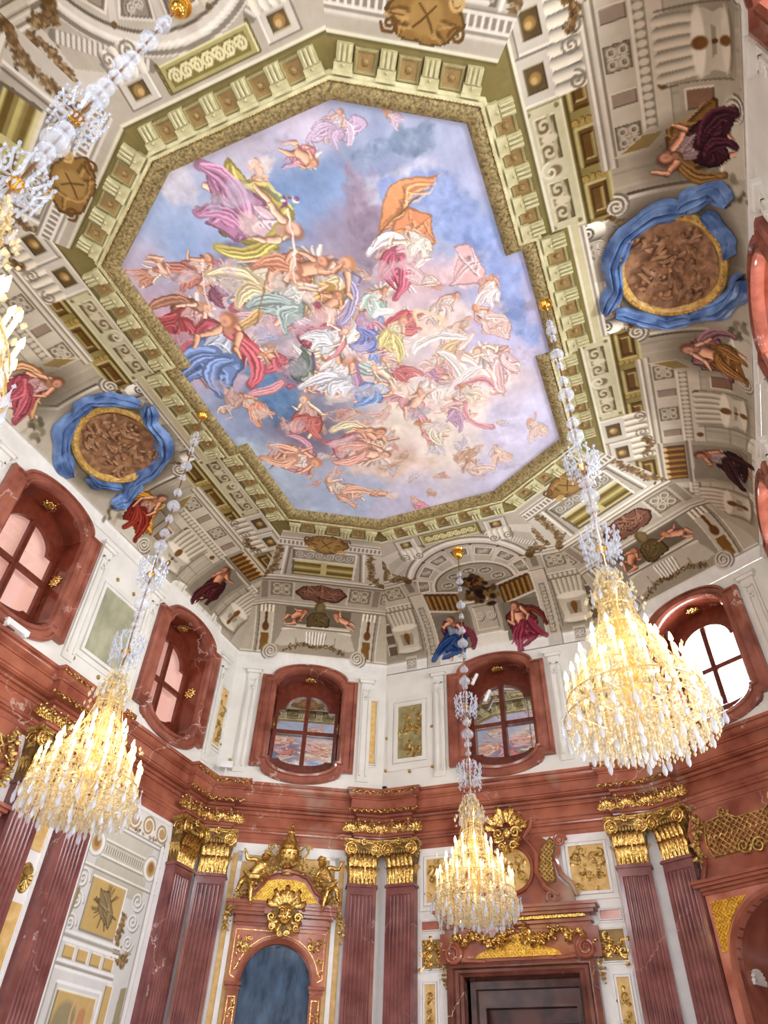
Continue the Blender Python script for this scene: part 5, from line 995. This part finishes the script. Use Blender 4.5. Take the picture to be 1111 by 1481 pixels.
b.prism([(-1.02, 5.96), (-.98, 6.06), (-.84, 6.12), (-.72, 6.2)] + [(-.58, 6.36), (-.5, 6.5), (-.25, 6.58), (0, 6.62), (.25, 6.58), (.5, 6.5), (.58, 6.36)] + [(.72, 6.2), (.84, 6.12), (.98, 6.06), (1.02, 5.96)], -.26, 0)
b.tube([(x, -.28, z) for x, z in [(-.86, 6.16), (-.7, 6.24), (-.58, 6.42), (-.48, 6.54), (-.25, 6.62), (0, 6.66), (.25, 6.62), (.48, 6.54), (.58, 6.42), (.7, 6.24), (.86, 6.16)]], .05, 6)
for s in (-1, 1): b.spiral(s * .92, 6.1, .13, 2, -.26, .035, s, PI / 2)
b.build('pediment', 'marble', por)
lp = [(-.78, 6.0), (.78, 6.0), (.66, 6.14), (.52, 6.3), (.44, 6.42), (.2, 6.47), (-.2, 6.47), (-.44, 6.42), (-.52, 6.3), (-.66, 6.14)]
b = MB(); b.prism(lp, -.285, -.26); lt = b.build('lattice_panel', 'lattice', por); lattice(MB(), lp, -.29).build('lattice', 'gold', lt)
b = MB(); b.box(-1.35, 1.35, -.02, 0, .9, 7.05); b.build('ochre_ground', 'ochre', por)
b = MB(); frame_box(b, -1.12, 1.12, 1, 7.02, .1, -.06, 0); b.box(-1.22, -.98, -.06, 0, 6.86, 7.1); b.box(.98, 1.22, -.06, 0, 6.86, 7.1); b.build('panel_frame', 'white', por)
b = MB(); b.prism([(-.76, .9), (.76, .9)] + arc_(0, 4.42, .76, 0, PI, 24), -.06, -.05); b.build('mirror', 'glaze', por)['label'] = 'dark blue worn glass'
# mask
b = MB(); b.ball((0, -.1, .0), (.15, .13, .2), 12, 9)
for s in (-1, 1): b.ball((s * .075, -.22, .07), (.04, .03, .025)); b.ball((s * .1, -.19, -.05), (.06, .05, .05)); b.tube([(s * .02, -.25, .1), (s * .08, -.25, .13), (s * .15, -.2, .1)], .02, 5)
b.ball((0, -.26, 0), (.035, .05, .06)); b.ball((0, -.23, -.09), (.07, .03, .02)); b.tube([(-.06, -.22, -.13), (0, -.25, -.18), (.06, -.22, -.13)], .03, 6)
mk = b.build('mask', 'gold'); mk.matrix_world = place('DL', -.0, -.02, 5.68); tag(mk, 'gilded grotesque mask with leafy crown at the top of the blue mirror', 'mask')
b = MB(); r = random.Random(3)
for i in range(9): a = PI * (.06 + .88 * i / 8); b.leaf((.12 * math.cos(a), -.1 - .02 * (i % 2), .16 + .08 * math.sin(a)), (0, -1, 0), (math.cos(a), -.1, math.sin(a)), .34 if i % 2 == 0 else .25, .055, .5)
for s in (-1, 1):
    for i in range(2): a = -PI / 2 + s * (.55 + .6 * i); b.leaf((.17 * math.cos(a), -.1, .17 * math.sin(a) - .04), (0, -1, 0), (math.cos(a), -.1, math.sin(a)), .22, .05, .5)
    b.spiral(s * .3, -.05, .1, 1.5, -.12, .035, s); b.spiral(s * .27, -.26, .08, 1.5, -.12, .03, -s); b.spiral(s * .07, -.38, .07, 1.4, -.12, .03, s)
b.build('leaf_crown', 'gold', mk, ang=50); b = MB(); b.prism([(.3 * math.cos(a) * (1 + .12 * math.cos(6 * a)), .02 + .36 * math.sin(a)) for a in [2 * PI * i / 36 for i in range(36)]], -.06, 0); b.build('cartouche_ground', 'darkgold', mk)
# urn
b = MB(); b.lathe([(.16, 0), (.18, .04), (.1, .1), (.08, .16), (.2, .26), (.29, .4), (.3, .52), (.22, .6), (.24, .64)], 20); ur = b.build('gilded_urn', 'gold'); ur.matrix_world = place('DL', .22, -.05, 6.56); tag(ur, 'gilded urn with lid and scroll handles above the blue mirror', 'urn')
b = MB(); b.lathe([(.26, .64), (.2, .72), (.17, .8), (.19, .83), (.12, .9), (.08, .96), (.1, 1.0), (.05, 1.06), (.03, 1.12), (.05, 1.15), (.001, 1.22)], 16); b.build('lid', 'gold', ur)
for s in (-1, 1):
    b = MB(); b.tube([(s * .24, 0, .55), (s * .36, 0, .7), (s * .46, 0, .68), (s * .46, 0, .54), (s * .36, 0, .42), (s * .38, 0, .3), (s * .28, 0, .2)], .028, 6); b.spiral(s * .46, .64, .08, 1.3, 0, .022, s); b.build('handle', 'oldgold', ur)
b = MB()
for i in range(16): a = 2 * PI * i / 16; b.leaf((.2 * math.cos(a), .2 * math.sin(a), .24), (math.cos(a), math.sin(a), 0), (math.cos(a) * .4, math.sin(a) * .4, 1), .22, .04, .3)
b.build('leaf_band', 'oldgold', ur, ang=50)
putto('gilded putto seated left of the urn above the blue mirror', place('DL', .02, -1.08, 6.02) @ Matrix.Rotation(.42, 4, 'Y') @ Matrix.Scale(1.08, 4), 1); putto('gilded putto leaning right of the urn above the blue mirror', place('DL', .02, 1.06, 5.98) @ Matrix.Rotation(-.3, 4, 'Y') @ Matrix.Scale(1.02, 4), -1)
for s, lab in ((-1, 'gilded flower garland falling from urn to the left putto'), (1, 'gilded flower garland falling from urn to the right putto')):
    o = garland_mesh([(s * .05, -.05, 6.85), (s * .3, -.1, 6.66), (s * .52, -.12, 6.62), (s * .66, -.1, 6.4), (s * .9, -.08, 6.14), (s * 1.16, -.06, 6.02), (s * 1.27, -.02, 5.8), (s * 1.29, 0, 5.35)], .085, 5 + s, 150).build('garland', 'oldgold', ang=50); o.matrix_world = place('DL', .12); tag(o, lab, 'garland')

# ------------------------------------------------------------------ doorway with overdoor, end wall
X = place('N', .42); door = thing('door_surround', 'brown and red marble door surround with scrolls, gold lattice and tall overdoor', 'door surround', X)
b = MB(); ox = lambda w, zt, y: [(-w, -y, .0), (-w, -y, zt), (w, -y, zt), (w, -y, 0)]
b.loft([ox(1.58, 4.86, 0), ox(1.58, 4.86, .2), ox(1.5, 4.8, .24), ox(1.44, 4.76, .24), ox(1.4, 4.73, .17), ox(1.33, 4.68, .17), ox(1.28, 4.64, .21), ox(1.22, 4.6, .18), ox(1.2, 4.58, .02), ox(1.2, 4.58, -.25)], False); b.build('door_frame', 'darkmarble', door)
b = MB(); b.loft([ox(1.2, 4.58, -.25), ox(1.1, 4.45, -.3), ox(1.1, 4.45, -.5), ox(1.0, 4.2, -.55), ox(.96, 4.15, -.55), ox(.96, 4.15, -.8), ox(.9, 3.9, -.85), ox(.9, 3.9, -1.09)], False); b.build('inner_jamb', 'darkwood', door)
b = MB(); b.box(-1.2, 1.2, 1.08, 1.14, 0, 4.7); b.box(-1.2, 1.2, .02, 1.1, 4.62, 4.7); b.box(-1.3, -1.2, .02, 1.1, 0, 4.7); b.box(1.2, 1.3, .02, 1.1, 0, 4.7); b.build('door_panel', 'dark', door)  # door back plus an added dark box that shuts out stray light
b = MB(); b.prism([(-1.72, 4.86), (-1.72, 5.42), (1.72, 5.42), (1.72, 4.86)], -.18, 0); b.build('lintel_frieze', 'marble', door)
for s in (-1, 1):
    b = MB(); b.spiral(s * 1.42, 5.02, .2, 2.4, -.24, .05, s, PI / 2, 8); b.lathe([(.001, 0), (.2, 0), (.2, .06), (.001, .06)], 20, X=Matrix.Translation((s * 1.42, -.18, 5.02)) @ Matrix.Rotation(PI / 2, 4, 'X')); b.tube([(s * 1.2, -.22, 4.9), (s * 1.0, -.22, 4.88), (s * .7, -.22, 4.86)], [.05, .04, .03], 6); b.build('scroll', 'marble', door)
    o = garland_mesh([(s * 1.6, -.2, 5.12), (s * 1.35, -.26, 5.3), (s * 1.1, -.26, 5.26), (s * .95, -.24, 5.4)], .1, 3, 40); o.build('flower_garland', 'gold', door, ang=50)
    o = garland_mesh([(s * .85, -.24, 5.36), (s * .65, -.28, 5.2), (s * .4, -.28, 5.2), (s * .1, -.24, 5.42)], .12, 6, 60); o.build('flower_garland', 'gold', door, ang=50)
    o = garland_mesh([(s * 1.66, -.1, 5.05), (s * 1.66, -.1, 4.4)], .07, 9, 34); o.build('side_garland', 'oldgold', door, ang=50)
lp = [(-.92, 4.92), (.92, 4.92), (.85, 5.0), (.55, 5.1), (.25, 5.26), (0, 5.34), (-.25, 5.26), (-.55, 5.1), (-.85, 5.0)]
b = MB(); b.prism(lp, -.21, -.18); lt = b.build('lattice_panel', 'lattice', door); lattice(MB(), lp, -.22).build('lattice', 'gold', lt)
b = MB(); step_cornice(b, -1.5, 1.5, ((.1, .2, 5.42, 5.5), (.14, .26, 5.5, 5.56), (.1, .22, 5.56, 5.64), (.2, .36, 5.64, 5.7), (.26, .42, 5.7, 5.77), (.3, .46, 5.77, 5.83))); b.build('cornice', 'marble', door)
b = MB(); b.box(-1.5, 1.5, -.3, -.2, 5.575, 5.625)
for i in range(50): b.box(-1.5 + .06 * i, -1.465 + .06 * i, -.32, -.2, 5.57, 5.63)
b.build('gold_dentil', 'gold', door)
b = MB(); b.prism([(-1.35, 5.83), (-1.3, 6.1), (-1.0, 6.4), (-.92, 6.8), (-.98, 7.1), (-.7, 7.3), (-.45, 7.25), (.45, 7.25), (.7, 7.3), (.98, 7.1), (.92, 6.8), (1.0, 6.4), (1.3, 6.1), (1.35, 5.83)], -.14, 0); b.build('overdoor_panel', 'marble', door)
for s in (-1, 1):
    b = MB(); b.tube([(s * .4, -.2, 7.62), (s * .58, -.22, 7.66), (s * .5, -.22, 7.45), (s * .36, -.22, 7.25), (s * .5, -.2, 7.08), (s * .6, -.2, 6.9), (s * .57, -.2, 6.5), (s * .72, -.2, 6.2), (s * 1.0, -.2, 6.02)], [.04, .05, .06, .06, .06, .06, .06, .07, .05], 8); b.spiral(s * .62, 7.64, .08, 1.5, -.2, .035, s); b.spiral(s * 1.16, 7.15, .14, 2, -.16, .045, s); b.tube([(s * 1.12, -.16, 7.0), (s * 1.02, -.17, 6.75), (s * 1.1, -.17, 6.45), (s * 1.3, -.17, 6.25), (s * 1.4, -.16, 6.0)], [.05, .06, .06, .06, .05], 7); b.spiral(s * .84, 6.0, .13, 1.8, -.2, .05, -s); b.build('scroll', 'marble', door)
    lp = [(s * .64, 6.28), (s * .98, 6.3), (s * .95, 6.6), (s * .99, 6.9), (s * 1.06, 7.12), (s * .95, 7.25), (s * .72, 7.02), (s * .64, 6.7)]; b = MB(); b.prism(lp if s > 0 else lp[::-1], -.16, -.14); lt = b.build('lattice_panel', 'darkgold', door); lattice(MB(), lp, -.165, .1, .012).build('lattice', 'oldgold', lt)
b = MB(); el = [(.47 * math.cos(2 * PI * i / 40), .48 * math.sin(2 * PI * i / 40)) for i in range(40)]
b.loft([[(x * f, y, 6.62 + z * f) for x, z in el] for f, y in ((1.1, -.14), (1.1, -.22), (1.03, -.25), (.96, -.22), (.94, -.16))]); b.build('oval_frame', 'marble', door)
b = MB(); b.prism([(x * .95, 6.62 + z * .95) for x, z in el], -.16, -.14); me_ = b.build('oval_field', 'ochre', door); b = MB(); relief(b, -.36, .36, 6.3, 6.95, 5, -.17, 1., 22); b.build('relief', 'oldgold', me_, ang=50)
# gilded crest
b = MB(); b.ball((0, -.1, -.02), (.1, .08, .13), 12, 8)
for i in range(7): a = PI * (.1 + .8 * i / 6); b.leaf((.09 * math.cos(a), -.1 - .02 * (i % 2), .16 + .06 * math.sin(a)), (0, -1, 0), (math.cos(a), -.1, math.sin(a)), .36 if i % 2 == 0 else .27, .06, .45)
for s in (-1, 1):
    b.spiral(s * .2, -.02, .13, 1.6, -.1, .045, s); b.spiral(s * .27, .26, .12, 1.6, -.1, .04, -s); b.spiral(s * .13, -.3, .1, 1.5, -.1, .04, s)
    for i in range(3): a = -PI / 2 + s * (.25 + .5 * i); b.leaf((.1 * math.cos(a), -.08, .2 * math.sin(a) - .05), (0, -1, 0), (math.cos(a), -.1, math.sin(a)), .24, .05, .45)
    b.leaf((s * .28, -.08, .1), (0, -1, 0), (s, -.1, .3), .24, .06, .45)
o = b.build('gilded_crest', 'gold', ang=50); o.matrix_world = place('N', .2, .0, 7.38); tag(o, 'gilded shell crest on the cornice above the doorway, right of the middle chandelier', 'crest')
for s, side_ in ((-1, 'left'), (1, 'right')):
    q = lambda a, c: sorted((s * a, s * c))
    wall_panel('gilded_relief', 'upper gold relief panel on the %s of the overdoor' % side_, 'N', .42, *q(1.3, 2.08), 6.1, 7.04, 'ochre', 'oldgold', 7 + s, .16, 'relief panel', 'overdoor gilt panels')
    wall_panel('pink_inset', 'small flat pink panel %s of the door cornice' % side_, 'N', .42, *q(1.78, 2.2), 5.55, 5.72, 'pink', None, 1, .06, 'wall panel', 'pink panels')
    wall_panel('gilded_relief', 'square gold acanthus panel %s of the doorway' % side_, 'N', .42, *q(1.72, 2.2), 4.8, 5.36, 'brownpanel', 'gold', 17 + s, .06, 'relief panel', 'acanthus panels', 'white', 1.1, 26)
    wall_panel('ochre_inset', 'tall narrow ochre panel with hanging ornament %s of the doorway' % side_, 'N', .42, *q(1.9, 2.14), 1.2, 4.52, 'ochre', None, 1, .1, 'wall panel', 'door side panels')
    b = MB(); relief(b, -.09, .09, 3.6, 4.48, 30 + s, -.03, .8, 18); o = b.build('hanging_ornament', 'oldgold', ang=50); o.matrix_world = place('N', .42, s * 2.02); tag(o, 'gilded hanging drop ornament on the ochre panel %s of the doorway' % side_, 'ornament')

# ------------------------------------------------------------------ arched niche, right diagonal wall (and its twin on the left wall)
def niche(s, lab, grp):
    X = place(s, .42); r_ = thing('arched_niche', lab, 'niche', X, grp)
    b = MB(); b.prism([(-1.4, 0), (-1.08, 0), (-1.08, 4.45)] + arc_(0, 4.45, 1.08, PI, 0)[1:-1] + [(1.08, 4.45), (1.08, 0), (1.4, 0), (1.4, 5.72), (-1.4, 5.72)], -.16, 0); b.build('arch_frame', 'pink', r_)
    b = MB(); b.loft([[(-r, -y, .02)] + [(x, -y, z) for x, z in arc_(0, 4.45, r, PI, 0, 28)] + [(r, -y, .02)] for r, y in ((1.2, .16), (1.2, .2), (1.12, .21), (1.08, .16), (1.08, -.9))], False); b.build('archivolt', 'marble', r_)
    b = MB(); b.prism([(-1.08, 0), (1.08, 0)] + arc_(0, 4.45, 1.08, 0, PI), .88, .92); b.build('niche_back', 'pilaster', r_)
    for q in (-1, 1):
        b = MB(); lp = [(q * 1.32, 4.75), (q * 1.32, 5.6), (q * .55, 5.6)] + [(q * abs(x), z) for x, z in arc_(0, 4.45, 1.25, PI * .68, PI * .92, 8)]; b.prism(lp if q > 0 else lp[::-1], -.175, -.16); lt = b.build('lattice_panel', 'lattice', r_); lattice(MB(), lp, -.18, .08).build('lattice', 'gold', lt)
    b = MB(); step_cornice(b, -1.42, 1.42, ((0, .2, 5.72, 5.78), (.05, .26, 5.78, 5.84), (.1, .32, 5.84, 5.9), (.14, .36, 5.9, 5.96))); b.build('cornice', 'marble', r_)
    b = MB(); b.prism([(-1.3, 5.96), (-1.2, 6.3), (-1.32, 6.6), (-1.36, 7.0), (-1.2, 7.3), (1.2, 7.3), (1.36, 7.0), (1.32, 6.6), (1.2, 6.3), (1.3, 5.96)], -.16, 0); b.tube([(x, -.18, z) for x, z in ((-1.34, 6.0), (-1.2, 6.3), (-1.34, 6.6), (-1.38, 6.9), (-1.25, 7.15))], .05, 6); b.tube([(-x, -.18, z) for x, z in ((-1.34, 6.0), (-1.2, 6.3), (-1.34, 6.6), (-1.38, 6.9), (-1.25, 7.15))], .05, 6); b.build('overdoor_panel', 'marble', r_)
    lp = [(-.98, 6.35), (.98, 6.35), (1.08, 6.6), (1.0, 7.0), (.5, 7.08), (.3, 6.95), (-.3, 6.95), (-.5, 7.08), (-1.0, 7.0), (-1.08, 6.6)]; lt = MB(); lattice(lt, lp, -.19, .13, .018); lt.tube([(x, -.18, z) for x, z in lp + lp[:1]], .022, 5); lt.build('gold_trellis', 'oldgold', r_)
    for q in (-1, 1): garland_mesh([(q * 1.2, -.15, 7.2), (q * 1.1, -.2, 6.95), (q * 1.3, -.2, 6.6), (q * 1.24, -.16, 6.25)], .1, 8, 60).build('flower_garland', 'oldgold', r_, ang=50)
    b = MB(); b.spiral(0, 6.35, .16, 1.6, -.2, .03, 1); b.spiral(-.3, 6.4, .14, 1.6, -.2, .03, -1); b.spiral(.55, 7.12, .12, 1.5, -.2, .03, 1); b.spiral(-.55, 7.12, .12, 1.5, -.2, .03, -1); b.build('scroll', 'oldgold', r_)
    b = MB(); b.box(-1.38, -1.24, -.04, 0, 5.96, 7.2); b.box(1.24, 1.38, -.04, 0, 5.96, 7.2); b.build('side_panel', 'white', r_)
    b = MB()
    for k in range(-4, 5): a = k * .36; b.tube([(.02 * math.sin(a), 0, .02), (.2 * math.sin(a), -.03, .22 * math.cos(a) + .02)], [.015, .04], 6)
    b.box(-.2, .2, -.05, 0, -.02, .02); b.build('shell', 'cream', r_, Matrix.Translation((-1.07, .35, 4.28)) @ Matrix.Rotation(PI / 2, 4, 'Z'))['label'] = 'white shell ornament'
    return r_
niche('DR', 'arched red marble niche with gold lattice spandrels at the right picture edge', 'arched niches'); niche('L', 'arched marble overdoor with gold trellis at the far left picture edge', 'arched niches')

# small fittings on the cornice
b = MB(); b.box(-.16, .16, -.08, .08, 0, .17); b.box(-.015, .015, -.015, .015, -.2, 0); o = b.build('loudspeaker', 'plastic'); o.matrix_world = place('DL', .02, -1.93, 8.92); tag(o, 'small white box speaker standing on the cornice left of the mirror window', 'speaker')
b = MB(); b.box(-.28, .28, -.06, .06, 0, .11); b.box(-.25, -.2, -.05, .05, -.03, 0); b.box(.2, .25, -.05, .05, -.03, 0); o = b.build('lamp_box', 'plastic'); o.matrix_world = place('L', .13, .2, 8.75); tag(o, 'long white lamp box on the cornice under the nearest left window', 'lamp')
b = MB(); b.box(-.05, .05, -.04, .04, 0, .07); b.box(-.02, .02, -.02, .02, -.02, 0); o = b.build('camera_box', 'black'); o.matrix_world = place('N', .1, -3.1, 8.74); tag(o, 'tiny black box on the cornice in the corner between mirror and doorway', 'camera')
for z, u, lab in ((11.3, -.62, 'upper white spotlight in front of the doorway window'), (10.75, -.3, 'lower white spotlight in front of the doorway window')):
    b = MB(); b.lathe([(.05, 0), (.05, .3), (.04, .34)], 10, X=Matrix.Rotation(.5, 4, 'Y')); o = b.build('spotlight', 'plastic'); o.matrix_world = place('N', .1, u, z); b = MB(); b.tube([(0, 0, .2), (0, .2, .2), (0, .45, .25)], .012, 5); b.build('arm', 'brass', o); tag(o, lab, 'spotlight', 'window spotlights')

# ------------------------------------------------------------------ chandeliers
def make_chandelier():
    root = thing('chandelier', 'x', 'chandelier'); r = random.Random(21)
    b = MB(); b.ball((0, 0, -.13), (.13, .13, .13), 16, 10); b.lathe([(.16, 0), (.14, -.03), (.05, -.05)], 16); b.build('ceiling_ball', 'brass', root)
    b = MB(); b.tube([(0, 0, -.2), (0, 0, -6.5)], .016, 6); b.build('rod', 'rod', root)
    prof = lambda R: [(R * math.sin(PI * i / 7 + .02), -R * .8 * math.cos(PI * i / 7)) for i in range(8)]
    for z, R in ((-.8, .07), (-1.02, .1), (-1.28, .06), (-1.75, .12), (-2.1, .07), (-2.5, .09), (-2.85, .13), (-3.2, .08), (-3.55, .1), (-3.85, .13), (-4.0, .07), (-4.85, .1), (-5.12, .14), (-5.35, .09), (-5.55, .07), (-6.45, .1), (-6.6, .07)):
        b = MB(); b.lathe(prof(R), 14, (0, 0, z)); b.lathe([(.03, 0), (.05, .02), (.03, .04)], 10, (0, 0, z + R * .8)); b.build('glass_ball', 'glassball', root)
    def crown(z, R, H, n):
        b = MB(); b.lathe([(.03, .06), (.07, .02), (.08, -.02), (.05, -.06), (.02, -.1)], 14, (0, 0, z - .1)); g = b.build('crown_hub', 'brass', root); c = MB()
        for i in range(n):
            a = 2 * PI * i / n; P_ = [(q * math.cos(a), q * math.sin(a), z + h) for q, h in ((.05, -.08), (R * .6, -.16), (R, .0), (R * .92, .12))]; c.tube(P_, [.014, .016, .014, .01], 5)
            for k in range(5): c.octa((R * (1 - .03 * k) * math.cos(a), R * (1 - .03 * k) * math.sin(a), z + .12 - .085 * k * H), .022, .045)
            for f in (.35, .7): c.octa((R * f * math.cos(a), R * f * math.sin(a), z - .22), .02, .06)
            for k in range(4): c.octa((R * .5 * (1 + .25 * k) * math.cos(a + .2), R * .5 * (1 + .25 * k) * math.sin(a + .2), z + .22 - .06 * k), .02, .035)
        o = c.build('crystal_crown', 'crystal', root, ang=5); o['kind'] = 'stuff'
    crown(-4.4, .25, 1.2, 12); crown(-5.95, .25, 1.3, 12)
    # gilded wire cage: rings, ribs, arms
    rings = [(-6.5, .08), (-6.72, .2), (-7.0, .2), (-7.3, .27), (-7.65, .42), (-7.95, .6), (-8.2, .74), (-8.42, .8)]
    b = MB()
    for z, R in rings: b.tube([(R * math.cos(a), R * math.sin(a), z) for a in [2 * PI * i / 40 for i in range(41)]], .008, 5)
    for i in range(12):
        a = 2 * PI * i / 12; b.tube([(R * math.cos(a), R * math.sin(a), z) for z, R in rings] + [(.45 * math.cos(a), .45 * math.sin(a), -8.55), (.05 * math.cos(a), .05 * math.sin(a), -8.6)], .007, 5)
    b.build('gilded_cage', 'arm', root)
    b = MB(); b.lathe([(.04, -6.6), (.09, -6.8), (.05, -7.0), (.12, -7.3), (.06, -7.6), (.14, -7.9), (.1, -8.2), (.05, -8.5)], 12); b.build('stem', 'arm', root)
    cand = MB(); cand.lathe([(.02, -.02), (.035, .0), (.055, .02), (.03, .04)], 8); cand.lathe([(.02, .04), (.02, .30), (.012, .31)], 8); bul = MB(); bul.lathe([(.008, .31), (.026, .345), (.02, .39), (.004, .44)], 8)
    cn = []
    for z, R, n, o_ in ((-8.28, .71, 20, 0), (-7.98, .54, 14, .1), (-7.68, .35, 9, .2)):
        for i in range(n):
            a = 2 * PI * i / n + o_; X = Matrix.Translation((R * math.cos(a), R * math.sin(a), z))
            b = MB(); b.tube([(R * q * math.cos(a), R * q * math.sin(a), z + h) for q, h in ((.2, -.05), (.5, -.16), (.85, -.13), (1., -.02))], .009, 5)
            if not cn: c = cand.build('candle', 'candle', root, X); bb = bul.build('bulb', 'bulb', c); bb['label'] = 'lit candle bulb'; cn.append(c)
            else: c = cn[0].copy(); C.objects.link(c); c.parent = root; c.matrix_local = X; d = cn[0].children[0].copy(); C.objects.link(d); d.parent = c
            b.build('arm', 'arm', root)
    # strings of cut crystal between the rings, basket below
    b = MB()
    for (z0, R0), (z1, R1) in zip(rings, rings[1:]):
        n = int(18 + R1 * 40)
        for i in range(n):
            a = 2 * PI * i / n + z0; K = 5
            for k in range(K):
                f = (k + .5) / K; R = R0 + (R1 - R0) * f - .05 * math.sin(PI * f) + r.uniform(-.02, .02); b.octa((R * math.cos(a), R * math.sin(a), z0 + (z1 - z0) * f - .04 * math.sin(PI * f)), r.uniform(.012, .022), r.uniform(.022, .04))
    for ring in range(6):
        R = .74 - .12 * ring; n = int(14 + R * 56)
        for i in range(n):
            a = 2 * PI * i / n + ring
            for k in range(4): b.octa((R * math.cos(a), R * math.sin(a), -8.42 - .05 * ring * .5 - .065 * k), r.uniform(.014, .024), .034)
    for i in range(260):
        a, q = r.uniform(0, 6.3), math.sqrt(r.random()) * .72; b.octa((q * math.cos(a), q * math.sin(a), -7.6 - r.random() * .9), r.uniform(.018, .034), r.uniform(.03, .05))
    for i in range(90):
        a = r.uniform(0, 6.3); z = -6.45 - r.random() * .55; q = .1 + (-6.45 - z) * .45 + r.uniform(-.03, .05); b.octa((q * math.cos(a), q * math.sin(a), z), r.uniform(.018, .03), r.uniform(.03, .06))
    o = b.build('crystal_strings', 'bulblit', root, ang=5); o['kind'] = 'stuff'
    d = MB(); d.lathe([(.004, 0), (.008, -.04), (.024, -.10), (.03, -.13), (.022, -.165), (.003, -.19)], 8); d.octa((0, 0, .03), .018, .03); D0 = None
    for R, n, z in ((.82, 24, -8.40), (.70, 20, -8.52), (.52, 15, -8.6), (.3, 10, -8.64), (.06, 3, -8.66), (.24, 8, -6.85)):
        for i in range(n):
            a = 2 * PI * i / n + R; X = Matrix.Translation((R * math.cos(a), R * math.sin(a), z - r.uniform(-.12, .06))) @ Matrix.Rotation(a, 4, 'Z')
            if D0 is None: D0 = d.build('crystal_drop', 'crystal', root, X, ang=25)
            else: c = D0.copy(); C.objects.link(c); c.parent = root; c.matrix_local = X
    return root
ch = make_chandelier()
for i, (x, y, lab) in enumerate(((3.75, 0, 'lit crystal chandelier on the right, largest, before the bright window'), (-3.75, 0, 'lit crystal chandelier on the left, before the painted wall panel'), (0, 6.43, 'lit crystal chandelier in front of the tall doorway, smallest'), (0, -6.43, 'crystal chandelier nearest the viewer, its chain crossing the upper left corner'))):
    X = Matrix.Translation((x, y, 13.6)) @ Matrix.Rotation(i * .7, 4, 'Z')
    if i == 0: ch.matrix_world = X; ch['label'] = lab; ch['group'] = 'crystal chandeliers'
    else: copy_tree(ch, None, X, lab)
    for z, e in ((5.45, 20), (6.1, 12)):
        ld = bpy.data.lights.new('chandelier_light', 'POINT'); ld.energy = e; ld.color = (1, .78, .45); ld.shadow_soft_size = .25; lo = bpy.data.objects.new('chandelier_light', ld); C.objects.link(lo); lo.location = (x, y, z)

# ------------------------------------------------------------------ daylight through the windows, camera
for s, off, u, z, w, h, kind in SKYW:
    ld = bpy.data.lights.new('daylight', 'AREA'); ld.shape = 'RECTANGLE'; ld.size = w; ld.size_y = h; ld.energy = dict(sky=SKYE, blind=BLINDE)[kind] * w * h / 5.8 * dict(R=1.35, DR=1., L=1.).get(s, .5) * (1.8 if kind == 'sky' and z > 8 else 1); ld.color = (.93, .96, 1.) ; lo = bpy.data.objects.new('daylight', ld); C.objects.link(lo)
    m, t, n, L = side(s, off); p_ = m + t * u + n * (1.5 if z > 8 else .35); lo.location = (p_.x, p_.y, z); lo.rotation_euler = Vector((-n.x, -n.y, 0)).to_track_quat('-Z', 'Z').to_euler()
w = bpy.data.worlds.new('sky'); bpy.context.scene.world = w; w.use_nodes = True; w.node_tree.nodes['Background'].inputs[0].default_value = (.8, .88, 1, 1); w.node_tree.nodes['Background'].inputs[1].default_value = 2.6
cd = bpy.data.cameras.new('camera'); cam = bpy.data.objects.new('camera', cd); C.objects.link(cam); bpy.context.scene.camera = cam
cd.sensor_fit = 'VERTICAL'; cd.sensor_height = 36; cd.lens = 36 * 1022.4 / 1481; cd.clip_start = .05
yaw, el, ro = -.41628, .74704, .04383
Fv = Vector((math.sin(yaw) * math.cos(el), math.cos(yaw) * math.cos(el), math.sin(el))); r0 = Vector((math.cos(yaw), -math.sin(yaw), 0)); u0 = r0.cross(Fv); Rv = r0 * math.cos(ro) + u0 * math.sin(ro); Uv = -r0 * math.sin(ro) + u0 * math.cos(ro)
cam.matrix_world = Matrix(((Rv.x, Uv.x, -Fv.x, 3.969), (Rv.y, Uv.y, -Fv.y, -7.4898), (Rv.z, Uv.z, -Fv.z, 1.6), (0, 0, 0, 1)))
cy = bpy.context.scene.cycles; cy.max_bounces = 7; cy.diffuse_bounces = 4; cy.transparent_max_bounces = 10
vs = bpy.context.scene.view_settings; vs.view_transform = 'Standard'; vs.look = 'None'; vs.exposure = EXPO; vs.gamma = 1
